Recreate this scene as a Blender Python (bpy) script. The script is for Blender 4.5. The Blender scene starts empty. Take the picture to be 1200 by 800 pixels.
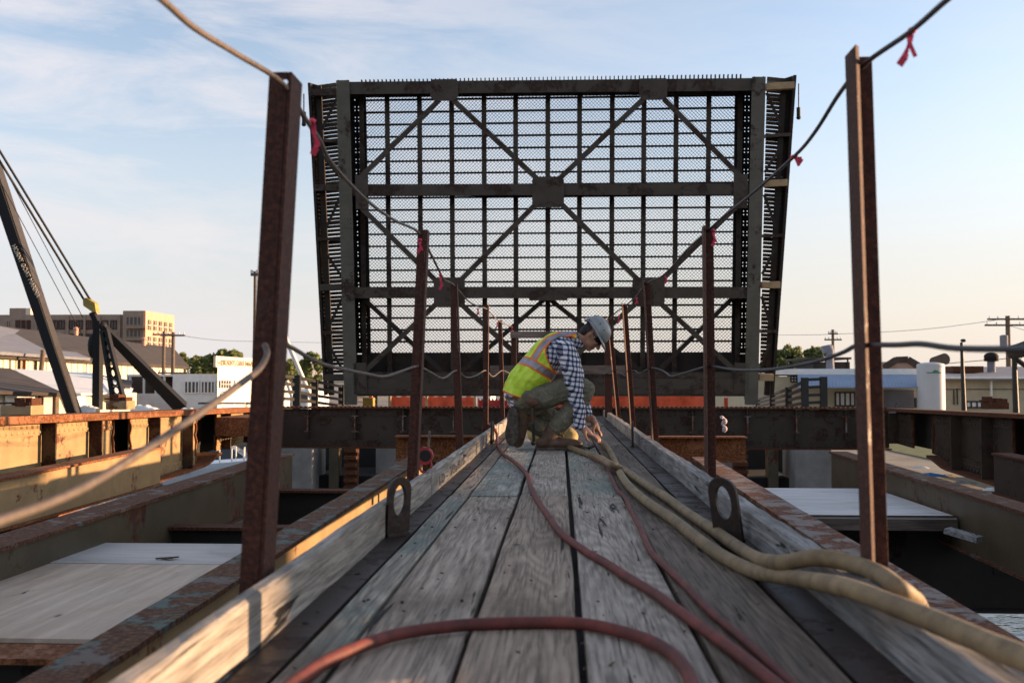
import bpy, bmesh, math, random
from mathutils import Vector, Matrix, Euler, noise as mnoise
R = math.radians
random.seed(7)
scene = bpy.context.scene
col = scene.collection

# ------------------------------------------------------------------ camera, world, sun, exposure
H_EYE, F_PX, YAW, PITCH = 0.57, 1167.0, R(2.8), R(2.257)
cam_d = bpy.data.cameras.new('camera'); cam = bpy.data.objects.new('camera', cam_d); col.objects.link(cam)
cam.location = (0, 0, H_EYE)
cam.rotation_euler = Euler((math.pi/2 + PITCH, 0, YAW), 'XYZ')
cam_d.sensor_width = 36; cam_d.lens = 35.0; cam_d.clip_end = 6000; cam_d.clip_start = 0.05
cam_d.dof.use_dof = True; cam_d.dof.focus_distance = 8.3; cam_d.dof.aperture_fstop = 4.2
scene.camera = cam

SUN_EL, SUN_AZ = R(6.35), R(75)           # azimuth from +Y towards +X
w = bpy.data.worlds.new('World'); scene.world = w; w.use_nodes = True
nt = w.node_tree; nt.nodes.clear()
def nn(t, ty, **kw):
    n = t.nodes.new(ty)
    for k, v in kw.items(): setattr(n, k, v)
    return n
out = nn(nt, 'ShaderNodeOutputWorld'); bg = nn(nt, 'ShaderNodeBackground')
sky = nn(nt, 'ShaderNodeTexSky', sky_type='NISHITA')
sky.sun_disc = False; sky.sun_elevation = SUN_EL; sky.sun_rotation = SUN_AZ; sky.altitude = 0
sky.air_density = 1.0; sky.dust_density = 1.0; sky.ozone_density = 3.0
tc = nn(nt, 'ShaderNodeTexCoord'); mp = nn(nt, 'ShaderNodeMapping')
mp.inputs['Scale'].default_value = (1.3, 1.3, 5.5); mp.inputs['Rotation'].default_value = (0, R(10), 0)
mp.inputs['Location'].default_value = (3.1, .7, .4)
n1 = nn(nt, 'ShaderNodeTexNoise'); n1.inputs['Scale'].default_value = 3.4; n1.inputs['Detail'].default_value = 9; n1.inputs['Roughness'].default_value = .62
n1.inputs['Distortion'].default_value = .5
cr = nn(nt, 'ShaderNodeValToRGB'); cr.color_ramp.elements[0].position = .40; cr.color_ramp.elements[1].position = .62
nt.links.new(tc.outputs['Generated'], mp.inputs['Vector']); nt.links.new(mp.outputs[0], n1.inputs['Vector']); nt.links.new(n1.outputs[0], cr.inputs[0])
# clouds gather on the west (left) side of the sky
sx = nn(nt, 'ShaderNodeSeparateXYZ'); nt.links.new(tc.outputs['Generated'], sx.inputs[0])
mr = nn(nt, 'ShaderNodeMapRange'); mr.inputs['From Min'].default_value = .12; mr.inputs['From Max'].default_value = -.32
mr.inputs['To Min'].default_value = .12; mr.inputs['To Max'].default_value = .62
nt.links.new(sx.outputs[0], mr.inputs[0])
mu = nn(nt, 'ShaderNodeMath', operation='MULTIPLY'); nt.links.new(cr.outputs[0], mu.inputs[0]); nt.links.new(mr.outputs[0], mu.inputs[1])
hsv = nn(nt, 'ShaderNodeHueSaturation'); hsv.inputs['Saturation'].default_value = .68
mix = nn(nt, 'ShaderNodeMix', data_type='RGBA')
nt.links.new(mu.outputs[0], mix.inputs[0]); nt.links.new(sky.outputs[0], hsv.inputs['Color']); nt.links.new(hsv.outputs[0], mix.inputs[6])
CLOUD = mix.inputs[7]; CLOUD.default_value = (2.15, 2.12, 2.2, 1)
# warm dusty haze low over the horizon, warmest towards the sun
el = nn(nt, 'ShaderNodeMapRange', interpolation_type='SMOOTHERSTEP'); el.inputs['From Min'].default_value = .36; el.inputs['From Max'].default_value = -.02
el.inputs['To Min'].default_value = 0; el.inputs['To Max'].default_value = .82
nt.links.new(sx.outputs[2], el.inputs[0])
hz = nn(nt, 'ShaderNodeMix', data_type='RGBA'); nt.links.new(el.outputs[0], hz.inputs[0]); nt.links.new(mix.outputs[2], hz.inputs[6])
az = nn(nt, 'ShaderNodeMapRange'); az.inputs['From Min'].default_value = -.5; az.inputs['From Max'].default_value = .6; nt.links.new(sx.outputs[0], az.inputs[0])
hc = nn(nt, 'ShaderNodeMix', data_type='RGBA'); nt.links.new(az.outputs[0], hc.inputs[0]); hc.inputs[6].default_value = (1.85, 1.89, 2.0, 1); hc.inputs[7].default_value = (2.05, 1.84, 1.66, 1)
nt.links.new(hc.outputs[2], hz.inputs[7])
tn = nn(nt, 'ShaderNodeMix', data_type='RGBA', blend_type='MULTIPLY'); tn.inputs[0].default_value = 1; tn.inputs[7].default_value = (1.04, .98, .95, 1)
nt.links.new(hz.outputs[2], tn.inputs[6]); nt.links.new(tn.outputs[2], bg.inputs[0]); nt.links.new(bg.outputs[0], out.inputs[0])
bg.inputs[1].default_value = 0.15
sd = bpy.data.lights.new('sun', 'SUN'); sun = bpy.data.objects.new('sun', sd); col.objects.link(sun)
sd.energy = 4.4; sd.angle = R(.55); sd.color = (1, .62, .34)
sv = Vector((math.sin(SUN_AZ)*math.cos(SUN_EL), math.cos(SUN_AZ)*math.cos(SUN_EL), math.sin(SUN_EL)))
sun.rotation_euler = sv.to_track_quat('Z', 'Y').to_euler(); sun.location = sv*50
vs = scene.view_settings; vs.view_transform = 'Standard'; vs.look = 'None'; vs.gamma = 1; vs.exposure = 1.54; vs.use_curve_mapping = False
scene.cycles.max_bounces = 8

# ------------------------------------------------------------------ helpers
RC = Euler((PITCH, 0, YAW), 'XYZ').to_matrix()
CAM = Vector((0, 0, H_EYE))
def ray(px, py): return RC @ Vector(((px-600)/F_PX, 1, (400-py)/F_PX))
def P(px, py, Y): d = ray(px, py); return CAM + d*(Y/d.y)
def PX(px, py, X): d = ray(px, py); return CAM + d*(X/d.x)
def PZ(px, py, z): d = ray(px, py); return CAM + d*((z-H_EYE)/d.z)

def tag(o, label=None, cat=None, group=None, kind=None):
    if label: o['label'] = label
    if cat: o['category'] = cat
    if group: o['group'] = group
    if kind: o['kind'] = kind
    return o
def empty(name, loc=(0, 0, 0), label=None, cat=None, group=None):
    o = bpy.data.objects.new(name, None); col.objects.link(o); o.location = loc; o.empty_display_size = .1
    return tag(o, label, cat, group)
def wloc(o):
    v = Vector((0, 0, 0))
    while o is not None: v += Vector(o.location); o = o.parent
    return v

class MB:
    def __init__(s): s.v = []; s.f = []; s.sm = []; s.mi = []
    def add(s, vs, fs, smooth=False, mi=0):
        b = len(s.v); s.v += [Vector(x) for x in vs]; s.f += [tuple(b+i for i in f) for f in fs]
        s.sm += [smooth]*len(fs); s.mi += [mi]*len(fs); return s
    def hexa(s, c, mi=0):      # 8 corners: bottom 4 ccw, top 4 ccw
        return s.add(c, [(0,3,2,1),(4,5,6,7),(0,1,5,4),(1,2,6,5),(2,3,7,6),(3,0,4,7)], mi=mi)
    def box(s, x0, x1, y0, y1, z0, z1, mi=0):
        return s.hexa([(x0,y0,z0),(x1,y0,z0),(x1,y1,z0),(x0,y1,z0),(x0,y0,z1),(x1,y0,z1),(x1,y1,z1),(x0,y1,z1)], mi)
    def bar(s, p, q, wd, ht, up=(0,0,1), mi=0, w2=None, h2=None):   # box beam between p and q
        p = Vector(p); q = Vector(q); d = (q-p).normalized(); up = Vector(up)
        sd_ = d.cross(up)
        if sd_.length < 1e-4: sd_ = d.cross(Vector((1,0,0)))
        sd_.normalize(); u = sd_.cross(d)
        w2 = wd if w2 is None else w2; h2 = ht if h2 is None else h2
        c = [p-sd_*wd/2-u*ht/2, p+sd_*wd/2-u*ht/2, q+sd_*w2/2-u*h2/2, q-sd_*w2/2-u*h2/2,
             p-sd_*wd/2+u*ht/2, p+sd_*wd/2+u*ht/2, q+sd_*w2/2+u*h2/2, q-sd_*w2/2+u*h2/2]
        return s.hexa(c, mi)
    def cyl(s, p, q, r, r2=None, n=12, caps=True, mi=0):
        p = Vector(p); q = Vector(q); d = (q-p).normalized(); r2 = r if r2 is None else r2
        a = d.orthogonal().normalized(); b = d.cross(a)
        vs = []
        for c, rr in ((p, r), (q, r2)):
            for i in range(n):
                t = 2*math.pi*i/n; vs.append(c + a*math.cos(t)*rr + b*math.sin(t)*rr)
        fs = [(i, (i+1)%n, n+(i+1)%n, n+i) for i in range(n)]
        s.add(vs, fs, True, mi)
        if caps: s.add(vs, [tuple(range(n-1,-1,-1)), tuple(range(n, 2*n))], False, mi)
        return s
    def tube(s, pts, r, n=10, mi=0, sub=6, wob=0):
        P_ = smooth_path(pts, sub); m = len(P_); vs = []; prev = None
        for i, p in enumerate(P_):
            t = (P_[min(i+1, m-1)] - P_[max(i-1, 0)]).normalized()
            if prev is None: a = t.orthogonal().normalized()
            else: a = (prev - t*prev.dot(t)).normalized()
            prev = a; b = t.cross(a); rr = r if not callable(r) else r(i/(m-1))
            rr *= 1 + wob*mnoise.noise(p*9)
            for k in range(n):
                th = 2*math.pi*k/n; vs.append(p + (a*math.cos(th)+b*math.sin(th))*rr)
        fs = [(i*n+k, i*n+(k+1)%n, (i+1)*n+(k+1)%n, (i+1)*n+k) for i in range(m-1) for k in range(n)]
        s.add(vs, fs, True, mi); s.add(vs, [tuple(range(n-1,-1,-1)), tuple((m-1)*n+k for k in range(n))], False, mi)
        return s
    def prism(s, poly, ext, mi=0):     # planar polygon (3d points) extruded by vector ext
        n = len(poly); ext = Vector(ext); a = [Vector(p) for p in poly]; b = [p+ext for p in a]
        return s.add(a+b, [tuple(range(n-1,-1,-1)), tuple(range(n,2*n))] + [(i,(i+1)%n,n+(i+1)%n,n+i) for i in range(n)], mi=mi)
    def ell(s, c, ax, ay, az, n=16, m=10, mi=0):
        c = Vector(c); ax, ay, az = Vector(ax), Vector(ay), Vector(az); vs = []
        vs.append(c+az)
        for j in range(1, m):
            ph = math.pi*j/m
            for i in range(n):
                t = 2*math.pi*i/n; vs.append(c + ax*math.sin(ph)*math.cos(t) + ay*math.sin(ph)*math.sin(t) + az*math.cos(ph))
        vs.append(c-az); fs = [(0, 1+i, 1+(i+1)%n) for i in range(n)]
        for j in range(m-2):
            fs += [(1+j*n+i, 1+(j+1)*n+i, 1+(j+1)*n+(i+1)%n, 1+j*n+(i+1)%n) for i in range(n)]
        k = 1+(m-2)*n; fs += [(k+i, len(vs)-1, k+(i+1)%n) for i in range(n)]
        return s.add(vs, fs, True, mi)
    def sph(s, c, r, n=14, m=9, mi=0): return s.ell(c, (r,0,0), (0,r,0), (0,0,r), n, m, mi)
    def ibeam(s, p, q, wf, ht, tf=.02, tw=.015, up=(0,0,1)):   # p,q on centre of TOP surface
        p = Vector(p); q = Vector(q); up = Vector(up); d = (q-p).normalized(); sd_ = d.cross(up).normalized(); u = sd_.cross(d)
        s.bar(p-u*tf/2, q-u*tf/2, wf, tf, up); s.bar(p-u*(ht-tf/2), q-u*(ht-tf/2), wf, tf, up)
        s.bar(p-u*ht/2, q-u*ht/2, tw, ht-2*tf-.002, up); return s
    def rivets(s, pts, nrm, r=.014, mi=0):
        nrm = Vector(nrm).normalized(); a = nrm.orthogonal().normalized(); b = nrm.cross(a)
        for p in pts:
            p = Vector(p); vs = [p + (a*math.cos(t)+b*math.sin(t))*r for t in [math.pi*i/3 for i in range(6)]]
            vs += [p + nrm*r*.5 + (a*math.cos(t)+b*math.sin(t))*r*.6 for t in [math.pi*i/3 for i in range(6)]]
            s.add(vs, [(i,(i+1)%6,6+(i+1)%6,6+i) for i in range(6)] + [tuple(range(6,12))], True, mi)
        return s
    def build(s, name, mats, parent=None, label=None, cat=None, group=None, kind=None, bevel=0, recalc=True, jitter=0):
        if not isinstance(mats, (list, tuple)): mats = [mats]
        if parent is None:
            xs = [v.x for v in s.v]; ys = [v.y for v in s.v]; zs = [v.z for v in s.v]
            off = Vector(((min(xs)+max(xs))/2, (min(ys)+max(ys))/2, min(zs)))
        else: off = wloc(parent)
        me = bpy.data.meshes.new(name); me.from_pydata([v-off for v in s.v], [], s.f)
        for m in mats: me.materials.append(m)
        for p, sm_, mi_ in zip(me.polygons, s.sm, s.mi): p.use_smooth = sm_; p.material_index = mi_
        if recalc:
            bm = bmesh.new(); bm.from_mesh(me); bmesh.ops.recalc_face_normals(bm, faces=bm.faces); bm.to_mesh(me); bm.free()
        o = bpy.data.objects.new(name, me); col.objects.link(o)
        if parent is None: o.location = off
        else: o.parent = parent
        if bevel:
            b = o.modifiers.new('bevel', 'BEVEL'); b.width = bevel; b.segments = 2; b.limit_method = 'ANGLE'; b.angle_limit = R(50)
        return tag(o, label, cat, group, kind)

def smooth_path(pts, sub=6):
    pts = [Vector(p) for p in pts]
    if len(pts) < 3 or sub <= 1: return pts
    o = []
    for i in range(len(pts)-1):
        p0 = pts[max(i-1,0)]; p1 = pts[i]; p2 = pts[i+1]; p3 = pts[min(i+2,len(pts)-1)]
        for k in range(sub):
            t = k/sub
            o.append(.5*((2*p1)+(p2-p0)*t+(2*p0-5*p1+4*p2-p3)*t*t+(3*p1-p0-3*p2+p3)*t**3))
    o.append(pts[-1]); return o

def text_mesh(s, name, size, origin, xdir, ydir, mat_, parent=None, depth=.004, bold=0, space=1, align='LEFT', sxx=1, **kw):
    cu = bpy.data.curves.new(name, 'FONT'); cu.body = s; cu.size = size; cu.extrude = depth/2; cu.offset = bold; cu.space_character = space; cu.align_x = align
    to = bpy.data.objects.new('tmp', cu); col.objects.link(to)
    me = bpy.data.meshes.new_from_object(to.evaluated_get(bpy.context.evaluated_depsgraph_get()))
    bpy.data.objects.remove(to)
    xd = Vector(xdir).normalized(); yd = Vector(ydir); yd = (yd - xd*yd.dot(xd)).normalized(); zd = xd.cross(yd)
    off = wloc(parent) if parent else Vector((0,0,0))
    for v in me.vertices: v.co = Vector(origin) + xd*v.co.x*sxx + yd*v.co.y + zd*v.co.z - off
    me.materials.clear(); me.materials.append(mat_)
    o = bpy.data.objects.new(name, me); col.objects.link(o)
    if parent: o.parent = parent
    return tag(o, **kw)

# ------------------------------------------------------------------ materials
def mk(name, rough=.7, metal=0.0):
    m = bpy.data.materials.new(name); m.use_nodes = True; t = m.node_tree
    b = t.nodes['Principled BSDF']; b.inputs['Roughness'].default_value = rough; b.inputs['Metallic'].default_value = metal
    b.inputs['Specular IOR Level'].default_value = .35
    return m, t, b
def ramp(t, src, stops, interp='LINEAR'):
    r = nn(t, 'ShaderNodeValToRGB'); r.color_ramp.interpolation = interp; e = r.color_ramp.elements
    while len(e) > 1: e.remove(e[-1])
    e[0].position = stops[0][0]; e[0].color = (*stops[0][1], 1)
    for p, c in stops[1:]: k = e.new(p); k.color = (*c, 1)
    t.links.new(src, r.inputs[0]); return r.outputs[0]
def noise_n(t, vec, scale, detail=5, rough=.6, dist=0):
    n = nn(t, 'ShaderNodeTexNoise'); n.inputs['Scale'].default_value = scale; n.inputs['Detail'].default_value = detail
    n.inputs['Roughness'].default_value = rough; n.inputs['Distortion'].default_value = dist; t.links.new(vec, n.inputs['Vector']); return n.outputs['Fac']
def coords(t, scale=(1,1,1), rnd=False):
    c = nn(t, 'ShaderNodeTexCoord'); m = nn(t, 'ShaderNodeMapping'); m.inputs['Scale'].default_value = scale
    t.links.new(c.outputs['Object'], m.inputs['Vector'])
    if rnd:
        oi = nn(t, 'ShaderNodeObjectInfo'); sc = nn(t, 'ShaderNodeVectorMath', operation='SCALE'); sc.inputs[3].default_value = 57
        cx = nn(t, 'ShaderNodeCombineXYZ'); [t.links.new(oi.outputs['Random'], cx.inputs[i]) for i in range(3)]
        t.links.new(cx.outputs[0], sc.inputs[0]); t.links.new(sc.outputs[0], m.inputs['Location'])
    return m.outputs[0]
def mixc(t, fac, a, b, mode='MIX'):
    m = nn(t, 'ShaderNodeMix', data_type='RGBA', blend_type=mode)
    for i, x in ((0, fac), (6, a), (7, b)):
        if isinstance(x, (int, float)): m.inputs[i].default_value = x
        elif isinstance(x, tuple): m.inputs[i].default_value = (*x, 1)
        else: t.links.new(x, m.inputs[i])
    return m.outputs[2]
def math_(t, op, a, b=0, clamp=False):
    m = nn(t, 'ShaderNodeMath', operation=op); m.use_clamp = clamp
    for i, x in ((0, a), (1, b)):
        if isinstance(x, (int, float)): m.inputs[i].default_value = x
        else: t.links.new(x, m.inputs[i])
    return m.outputs[0]
def bump(t, b, h, strength=.3, dist=.01):
    n = nn(t, 'ShaderNodeBump'); n.inputs['Strength'].default_value = strength; n.inputs['Distance'].default_value = dist
    t.links.new(h, n.inputs['Height']); t.links.new(n.outputs[0], b.inputs['Normal'])

def flat(name, c, rough=.6, metal=0, var=.25, scale=6, emit=None):
    m, t, b = mk(name, rough, metal); v = coords(t)
    f = noise_n(t, v, scale); lo = tuple(x*(1-var) for x in c); hi = tuple(min(1, x*(1+var)) for x in c)
    t.links.new(ramp(t, f, [(.3, lo), (.7, hi)]), b.inputs['Base Color'])
    return m
def steel(name, paint, rusts, amount=.5, scale=3.0, rough=.6, bumpy=.4, patch=None, stretch=(1,1,1), streak=True):
    """painted steel that rusts through in patches; rusts = (dark, mid, light)"""
    m, t, b = mk(name, rough); v = coords(t, stretch, rnd=True)
    big = noise_n(t, v, scale, 7, .65, .4); fine = noise_n(t, v, scale*9, 6, .7)
    rc = ramp(t, fine, [(.3, rusts[0]), (.5, rusts[1]), (.68, rusts[2])])
    pv = noise_n(t, v, scale*2.3, 4)
    pc = ramp(t, pv, [(.3, tuple(x*.8 for x in paint)), (.7, tuple(x*1.15 for x in paint))])
    if patch: pc = mixc(t, ramp(t, noise_n(t, v, scale*.8, 5), [(.5, (0,0,0)), (.56, (1,1,1))]), pc, patch)
    e = amount
    mask = ramp(t, math_(t, 'ADD', math_(t, 'MULTIPLY', big, .8), math_(t, 'MULTIPLY', fine, .2)), [(e-.02, (1,1,1)), (e+.03, (0,0,0))])
    t.links.new(mixc(t, mask, pc, rc), b.inputs['Base Color'])
    t.links.new(math_(t, 'ADD', math_(t, 'MULTIPLY', mask, .25), rough-.1, True), b.inputs['Roughness'])
    bump(t, b, math_(t, 'ADD', math_(t, 'MULTIPLY', mask, .5), math_(t, 'MULTIPLY', fine, .8)), bumpy, .006)
    return m
RUST = ((.022,.009,.005), (.075,.026,.012), (.19,.075,.03))
RUSTK = ((.012,.006,.004),(.032,.014,.008),(.07,.030,.016))
RUSTF = ((.025,.011,.007),(.09,.036,.017),(.19,.09,.05))
RUSTD = ((.025,.016,.012),(.045,.028,.020),(.075,.042,.028))
RUSTO = ((.04,.015,.008), (.16,.055,.02), (.33,.14,.055))
M = {}
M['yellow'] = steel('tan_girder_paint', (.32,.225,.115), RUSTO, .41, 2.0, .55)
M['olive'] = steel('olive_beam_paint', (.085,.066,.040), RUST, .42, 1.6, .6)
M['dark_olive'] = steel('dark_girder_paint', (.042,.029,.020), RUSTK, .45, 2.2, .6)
M['leaf'] = steel('leaf_paint', (.068,.052,.038), RUSTD, .47, 1.3, .7, .2)
M['leaf_green'] = steel('leaf_flange_paint', (.115,.102,.078), RUSTD, .42, 1.1, .7, .2)
M['drain'] = flat('drain_strip', (.015,.012,.010), .9)
M['leaf_dark'] = steel('leaf_deck_steel', (.026,.019,.014), RUSTD, .45, 1.3, .8, .2)
M['rust_top'] = steel('rust_flange', (.15,.10,.075), RUSTF, .56, 6.0, .8, .9, (.12,.11,.09))
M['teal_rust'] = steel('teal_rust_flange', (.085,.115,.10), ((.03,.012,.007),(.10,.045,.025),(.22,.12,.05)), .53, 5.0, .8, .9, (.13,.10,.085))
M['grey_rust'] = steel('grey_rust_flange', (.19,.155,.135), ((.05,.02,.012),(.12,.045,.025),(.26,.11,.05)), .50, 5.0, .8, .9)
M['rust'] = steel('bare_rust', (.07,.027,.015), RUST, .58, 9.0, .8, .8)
M['rust_orange'] = steel('orange_rust', (.25,.10,.04), RUSTO, .55, 5.0, .8, .8)
M['post'] = steel('post_rust', (.048,.0125,.0065), ((.015,.0045,.003),(.050,.014,.007),(.11,.034,.015)), .6, 8.0, .6, .5)
M['strip'] = steel('strip_steel', (.026,.015,.0115), ((.012,.007,.0055),(.024,.0125,.009),(.045,.024,.017)), .45, 5.0, .55, .3)
M['shade_steel'] = steel('black_shaded_steel', (.018,.015,.012), ((.008,.005,.004),(.015,.009,.006),(.03,.017,.01)), .4, 3.0, .8, .3)  # near-black colour carries the shade below the deck
M['crane'] = flat('crane_black', (.005,.0055,.007), .7, 0, .3)
M['crane_yellow'] = flat('crane_yellow', (.32,.235,.05), .5)
M['concrete'] = flat('concrete', (.20,.19,.175), .9, 0, .25, 2.5)
M['white'] = flat('white_paint', (.72,.72,.70), .6, 0, .08, 3)
M['cream'] = flat('cream_wall', (.62,.56,.45), .8, 0, .12, 2)
M['beige'] = flat('beige_siding', (.42,.37,.26), .8, 0, .08, 2)
M['glass'] = flat('dark_glass', (.05,.055,.06), .12, 0, .3, 1)
M['roof_dark'] = flat('dark_roof', (.055,.045,.04), .9, 0, .3, 1)
M['roof_grey'] = flat('grey_roof', (.17,.18,.21), .8, 0, .2, 1)
M['awning'] = flat('blue_awning', (.22,.29,.40), .6, 0, .08, 1)
M['brick_lit'] = flat('sunlit_facade', (.58,.31,.22), .8, 0, .12, 1)  # brighter copy of the brick, sunshine put into its colour
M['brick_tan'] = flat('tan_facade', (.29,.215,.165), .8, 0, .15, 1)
M['pole_wood'] = flat('pole_wood', (.13,.10,.075), .9)
M['cable'] = flat('wire_rope', (.11,.088,.075), .6, .1, .3, 60)
M['cable_dark'] = flat('dark_cable', (.035,.036,.042), .5, .2)
M['pink'] = flat('pink_flagging', (.65,.05,.10), .5, 0, .2, 20)
M['orange_net'] = flat('orange_net', (.85,.12,.05), .6, 0, .45, 2.2)
M['red'] = flat('red_plastic', (.35,.035,.04), .4)
M['blue_tarp'] = flat('blue_tarp', (.02,.16,.38), .4, 0, .3, 20)
M['black'] = flat('black_rubber', (.012,.011,.011), .6)
M['rail'] = flat('rail_paint', (.02,.019,.018), .5)
M['hull'] = flat('boat_gelcoat', (.62,.66,.70), .25, 0, .05)
M['green_logo'] = flat('green_print', (.06,.22,.12), .6)
M['letter'] = flat('letter_paint', (.55,.47,.36), .6, 0, .1)
M['grass'] = flat('grass', (.10,.12,.045), .95, 0, .4, 3)
M['dirt'] = flat('dirt', (.26,.23,.18), .95, 0, .3, .8)
M['far_land'] = flat('far_land', (.06,.07,.04), .95, 0, .3, .02)
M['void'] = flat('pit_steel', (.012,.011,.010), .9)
M['bark'] = flat('bark', (.07,.05,.035), .95)
M['leaf_tree'] = flat('tree_leaves', (.12,.14,.04), .8, 0, .5, 2)
M['lamp_wood'] = flat('bracket_timber', (.42,.30,.17), .8, 0, .2, 6)
M['slat'] = flat('sidewalk_boards', (.075,.052,.034), .85, 0, .4, 6)

def wood(name, a, b_, c, teal=0.0, crack=.5, ring=34, axis='Y', rough=.85, bstr=.5, rs=.40, fb=1.0):
    """weathered board: growth rings as contour lines of a stretched noise, cracks, stains, nail holes"""
    m, t, b = mk(name, rough)
    sc = {'Y': (1, .10, 1), 'X': (.10, 1, 1)}[axis]
    v = coords(t, sc, rnd=True)
    n = noise_n(t, v, 3.2, 2, .45)
    rings = math_(t, 'SINE', math_(t, 'MULTIPLY', n, ring*6.28))
    rings = math_(t, 'ADD', math_(t, 'MULTIPLY', rings, .5), .5)
    fib = noise_n(t, coords(t, {'Y': (1,.035,1), 'X': (.035,1,1)}[axis], rnd=True), 110, 4, .7)
    st = noise_n(t, coords(t, {'Y': (1,.45,1), 'X': (.45,1,1)}[axis], rnd=True), 3.0, 5, .65, .5)
    base = ramp(t, st, [(.28, c), (.45, a), (.62, b_), (.8, a)])
    base = mixc(t, math_(t, 'MULTIPLY', rings, rs), base, tuple(x*.36 for x in a))
    base = mixc(t, ramp(t, fib, [(.36, (.85*fb,)*3), (.54, (0,0,0))]), base, tuple(x*.30 for x in a))
    oi = nn(t, 'ShaderNodeObjectInfo')
    base = mixc(t, .85, base, ramp(t, oi.outputs['Random'], [(0, (.66,.63,.60)), (.35, (1.0,.98,.95)), (.7, (.86,.76,.67)), (1, (1,1,1))]), 'MULTIPLY')
    if teal: base = mixc(t, ramp(t, noise_n(t, coords(t, (1,.5,1), rnd=True), 3.6, 6, .7), [(.56-teal*.1, (0,0,0)), (.64-teal*.05, (.6,)*3)]), base, (.11,.17,.155))
    ck = noise_n(t, coords(t, {'Y': (1,.055,1), 'X': (.055,1,1)}[axis], rnd=True), 27, 4, .6, .8)
    ckm = ramp(t, ck, [(.268+.05*crack, (1,1,1)), (.30+.05*crack, (0,0,0))])
    base = mixc(t, ckm, base, (.012,.010,.008))
    vo = nn(t, 'ShaderNodeTexVoronoi'); vo.inputs['Scale'].default_value = 3.4; t.links.new(coords(t, (1,.4,1), rnd=True), vo.inputs['Vector'])
    knot = ramp(t, vo.outputs['Distance'], [(.022, (1,1,1)), (.055, (0,0,0))])
    base = mixc(t, math_(t, 'MULTIPLY', knot, .75), base, (.03,.022,.016))
    t.links.new(base, b.inputs['Base Color'])
    h = math_(t, 'SUBTRACT', math_(t, 'ADD', math_(t, 'MULTIPLY', rings, -.5), math_(t, 'MULTIPLY', fib, 1.0)), math_(t, 'MULTIPLY', ckm, 3))
    bump(t, b, h, bstr, .003)
    return m
M['plank'] = wood('weathered_plank', (.39,.345,.295), (.53,.475,.42), (.20,.165,.135), 0, .9, bstr=.8)
M['plank_brown'] = wood('brown_plank', (.33,.26,.20), (.44,.36,.285), (.165,.125,.095), 0, .8, 40, bstr=.9)
M['plank_light'] = wood('pale_cracked_plank', (.43,.395,.35), (.58,.54,.485), (.24,.205,.175), 0, 1.5, 36, bstr=1.0)
M['plank_teal'] = wood('teal_stained_plank', (.35,.335,.29), (.47,.455,.40), (.17,.15,.125), .8, .8, bstr=.8)
M['plank_dark'] = wood('dark_plank', (.235,.188,.148), (.325,.262,.21), (.11,.086,.066), 0, .8, bstr=.8)
M['curb'] = wood('white_curb', (.36,.335,.30), (.50,.47,.43), (.15,.13,.11), 0, 1.1, 22, bstr=.9)
M['curb_grey'] = wood('grey_curb', (.27,.27,.27), (.38,.38,.385), (.12,.115,.11), 0, 1.1, 22, bstr=.9)
M['ply'] = wood('plywood', (.60,.50,.41), (.66,.57,.48), (.52,.43,.35), 0, 0, 9, 'Y', .8, .15, rs=.25, fb=.3)
M['ply_white'] = wood('painted_plywood', (.56,.57,.58), (.62,.63,.64), (.42,.42,.42), 0, .3, 10, 'X', .8, .2, rs=.12, fb=.25)
M['lumber'] = wood('barricade_lumber', (.16,.12,.10), (.24,.19,.16), (.10,.075,.06), 0, .2, 14, 'X', .8, .2)

def hosemat(name, c, dark, scale=1):
    m, t, b = mk(name, .65); v = coords(t)
    f = noise_n(t, v, 14, 6, .65); g = noise_n(t, v, 3, 3)
    cc = ramp(t, f, [(.3, dark), (.55, c), (.75, tuple(min(1,x*1.25) for x in c))])
    t.links.new(mixc(t, ramp(t, g, [(.35,(.5,.5,.5)),(.6,(0,0,0))]), cc, dark), b.inputs['Base Color'])
    bump(t, b, noise_n(t, v, 260, 2), .35, .002); return m
M['hose_tan'] = hosemat('tan_hose', (.27,.195,.105), (.12,.085,.05))
M['hose_red'] = hosemat('red_hose', (.165,.038,.030), (.06,.020,.017))
M['tank'] = flat('tank_white', (.48,.49,.50), .5, 0, .06, 1)
M['rag'] = flat('rag_cloth', (.42,.36,.38), .9)
M['crane_edge'] = flat('crane_edge', (.035,.032,.032), .6)
M['stiff_shade'] = steel('stiffener_shaded_rust', (.055,.036,.020), RUSTK, .50, 4.0, .8, .6)  # rust brown darkened further to carry the stiffeners' shaded side
# ------------------------------------------------------------------ ground, water, shore
g = MB().add([(-3000,-400,-2.3),(3000,-400,-2.3),(3000,3000,-2.3),(-3000,3000,-2.3)], [(0,1,2,3)])
wm, t, b = mk('water', .08); b.inputs['Base Color'].default_value = (.02,.028,.03,1); b.inputs['Specular IOR Level'].default_value = .5
bump(t, b, noise_n(t, coords(t, (1,2.2,1)), 1.1, 4, .6, .4), .35, .12)
g.build('water', wm, kind='structure')
def land(name, poly, z, m, depth=2.5):
    MB().prism([(x, y, z) for x, y in poly], (0, 0, -depth)).build(name, m, kind='structure')
land('shore_ground', [(-14,44),(-14,900),(-500,900),(-500,30),(-60,30),(-40,44)], -1.5, M['dirt'])
land('river_bank', [(7.2,20.5),(120,6),(500,6),(500,900),(-13.9,900),(-13.9,46),(-8,34),(-6.9,20.5),(-5.6,20.5),(-5.6,24.5),(5.6,24.5),(5.6,20.5)], -1.35, M['dirt'])
land('far_ground', [(-2800,905),(-2800,2900),(2800,2900),(2800,905)], -1.2, M['far_land'])
land('lawn', [(9,24),(60,22),(60,33),(9,33)], -1.33, M['grass'], .015)

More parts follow.
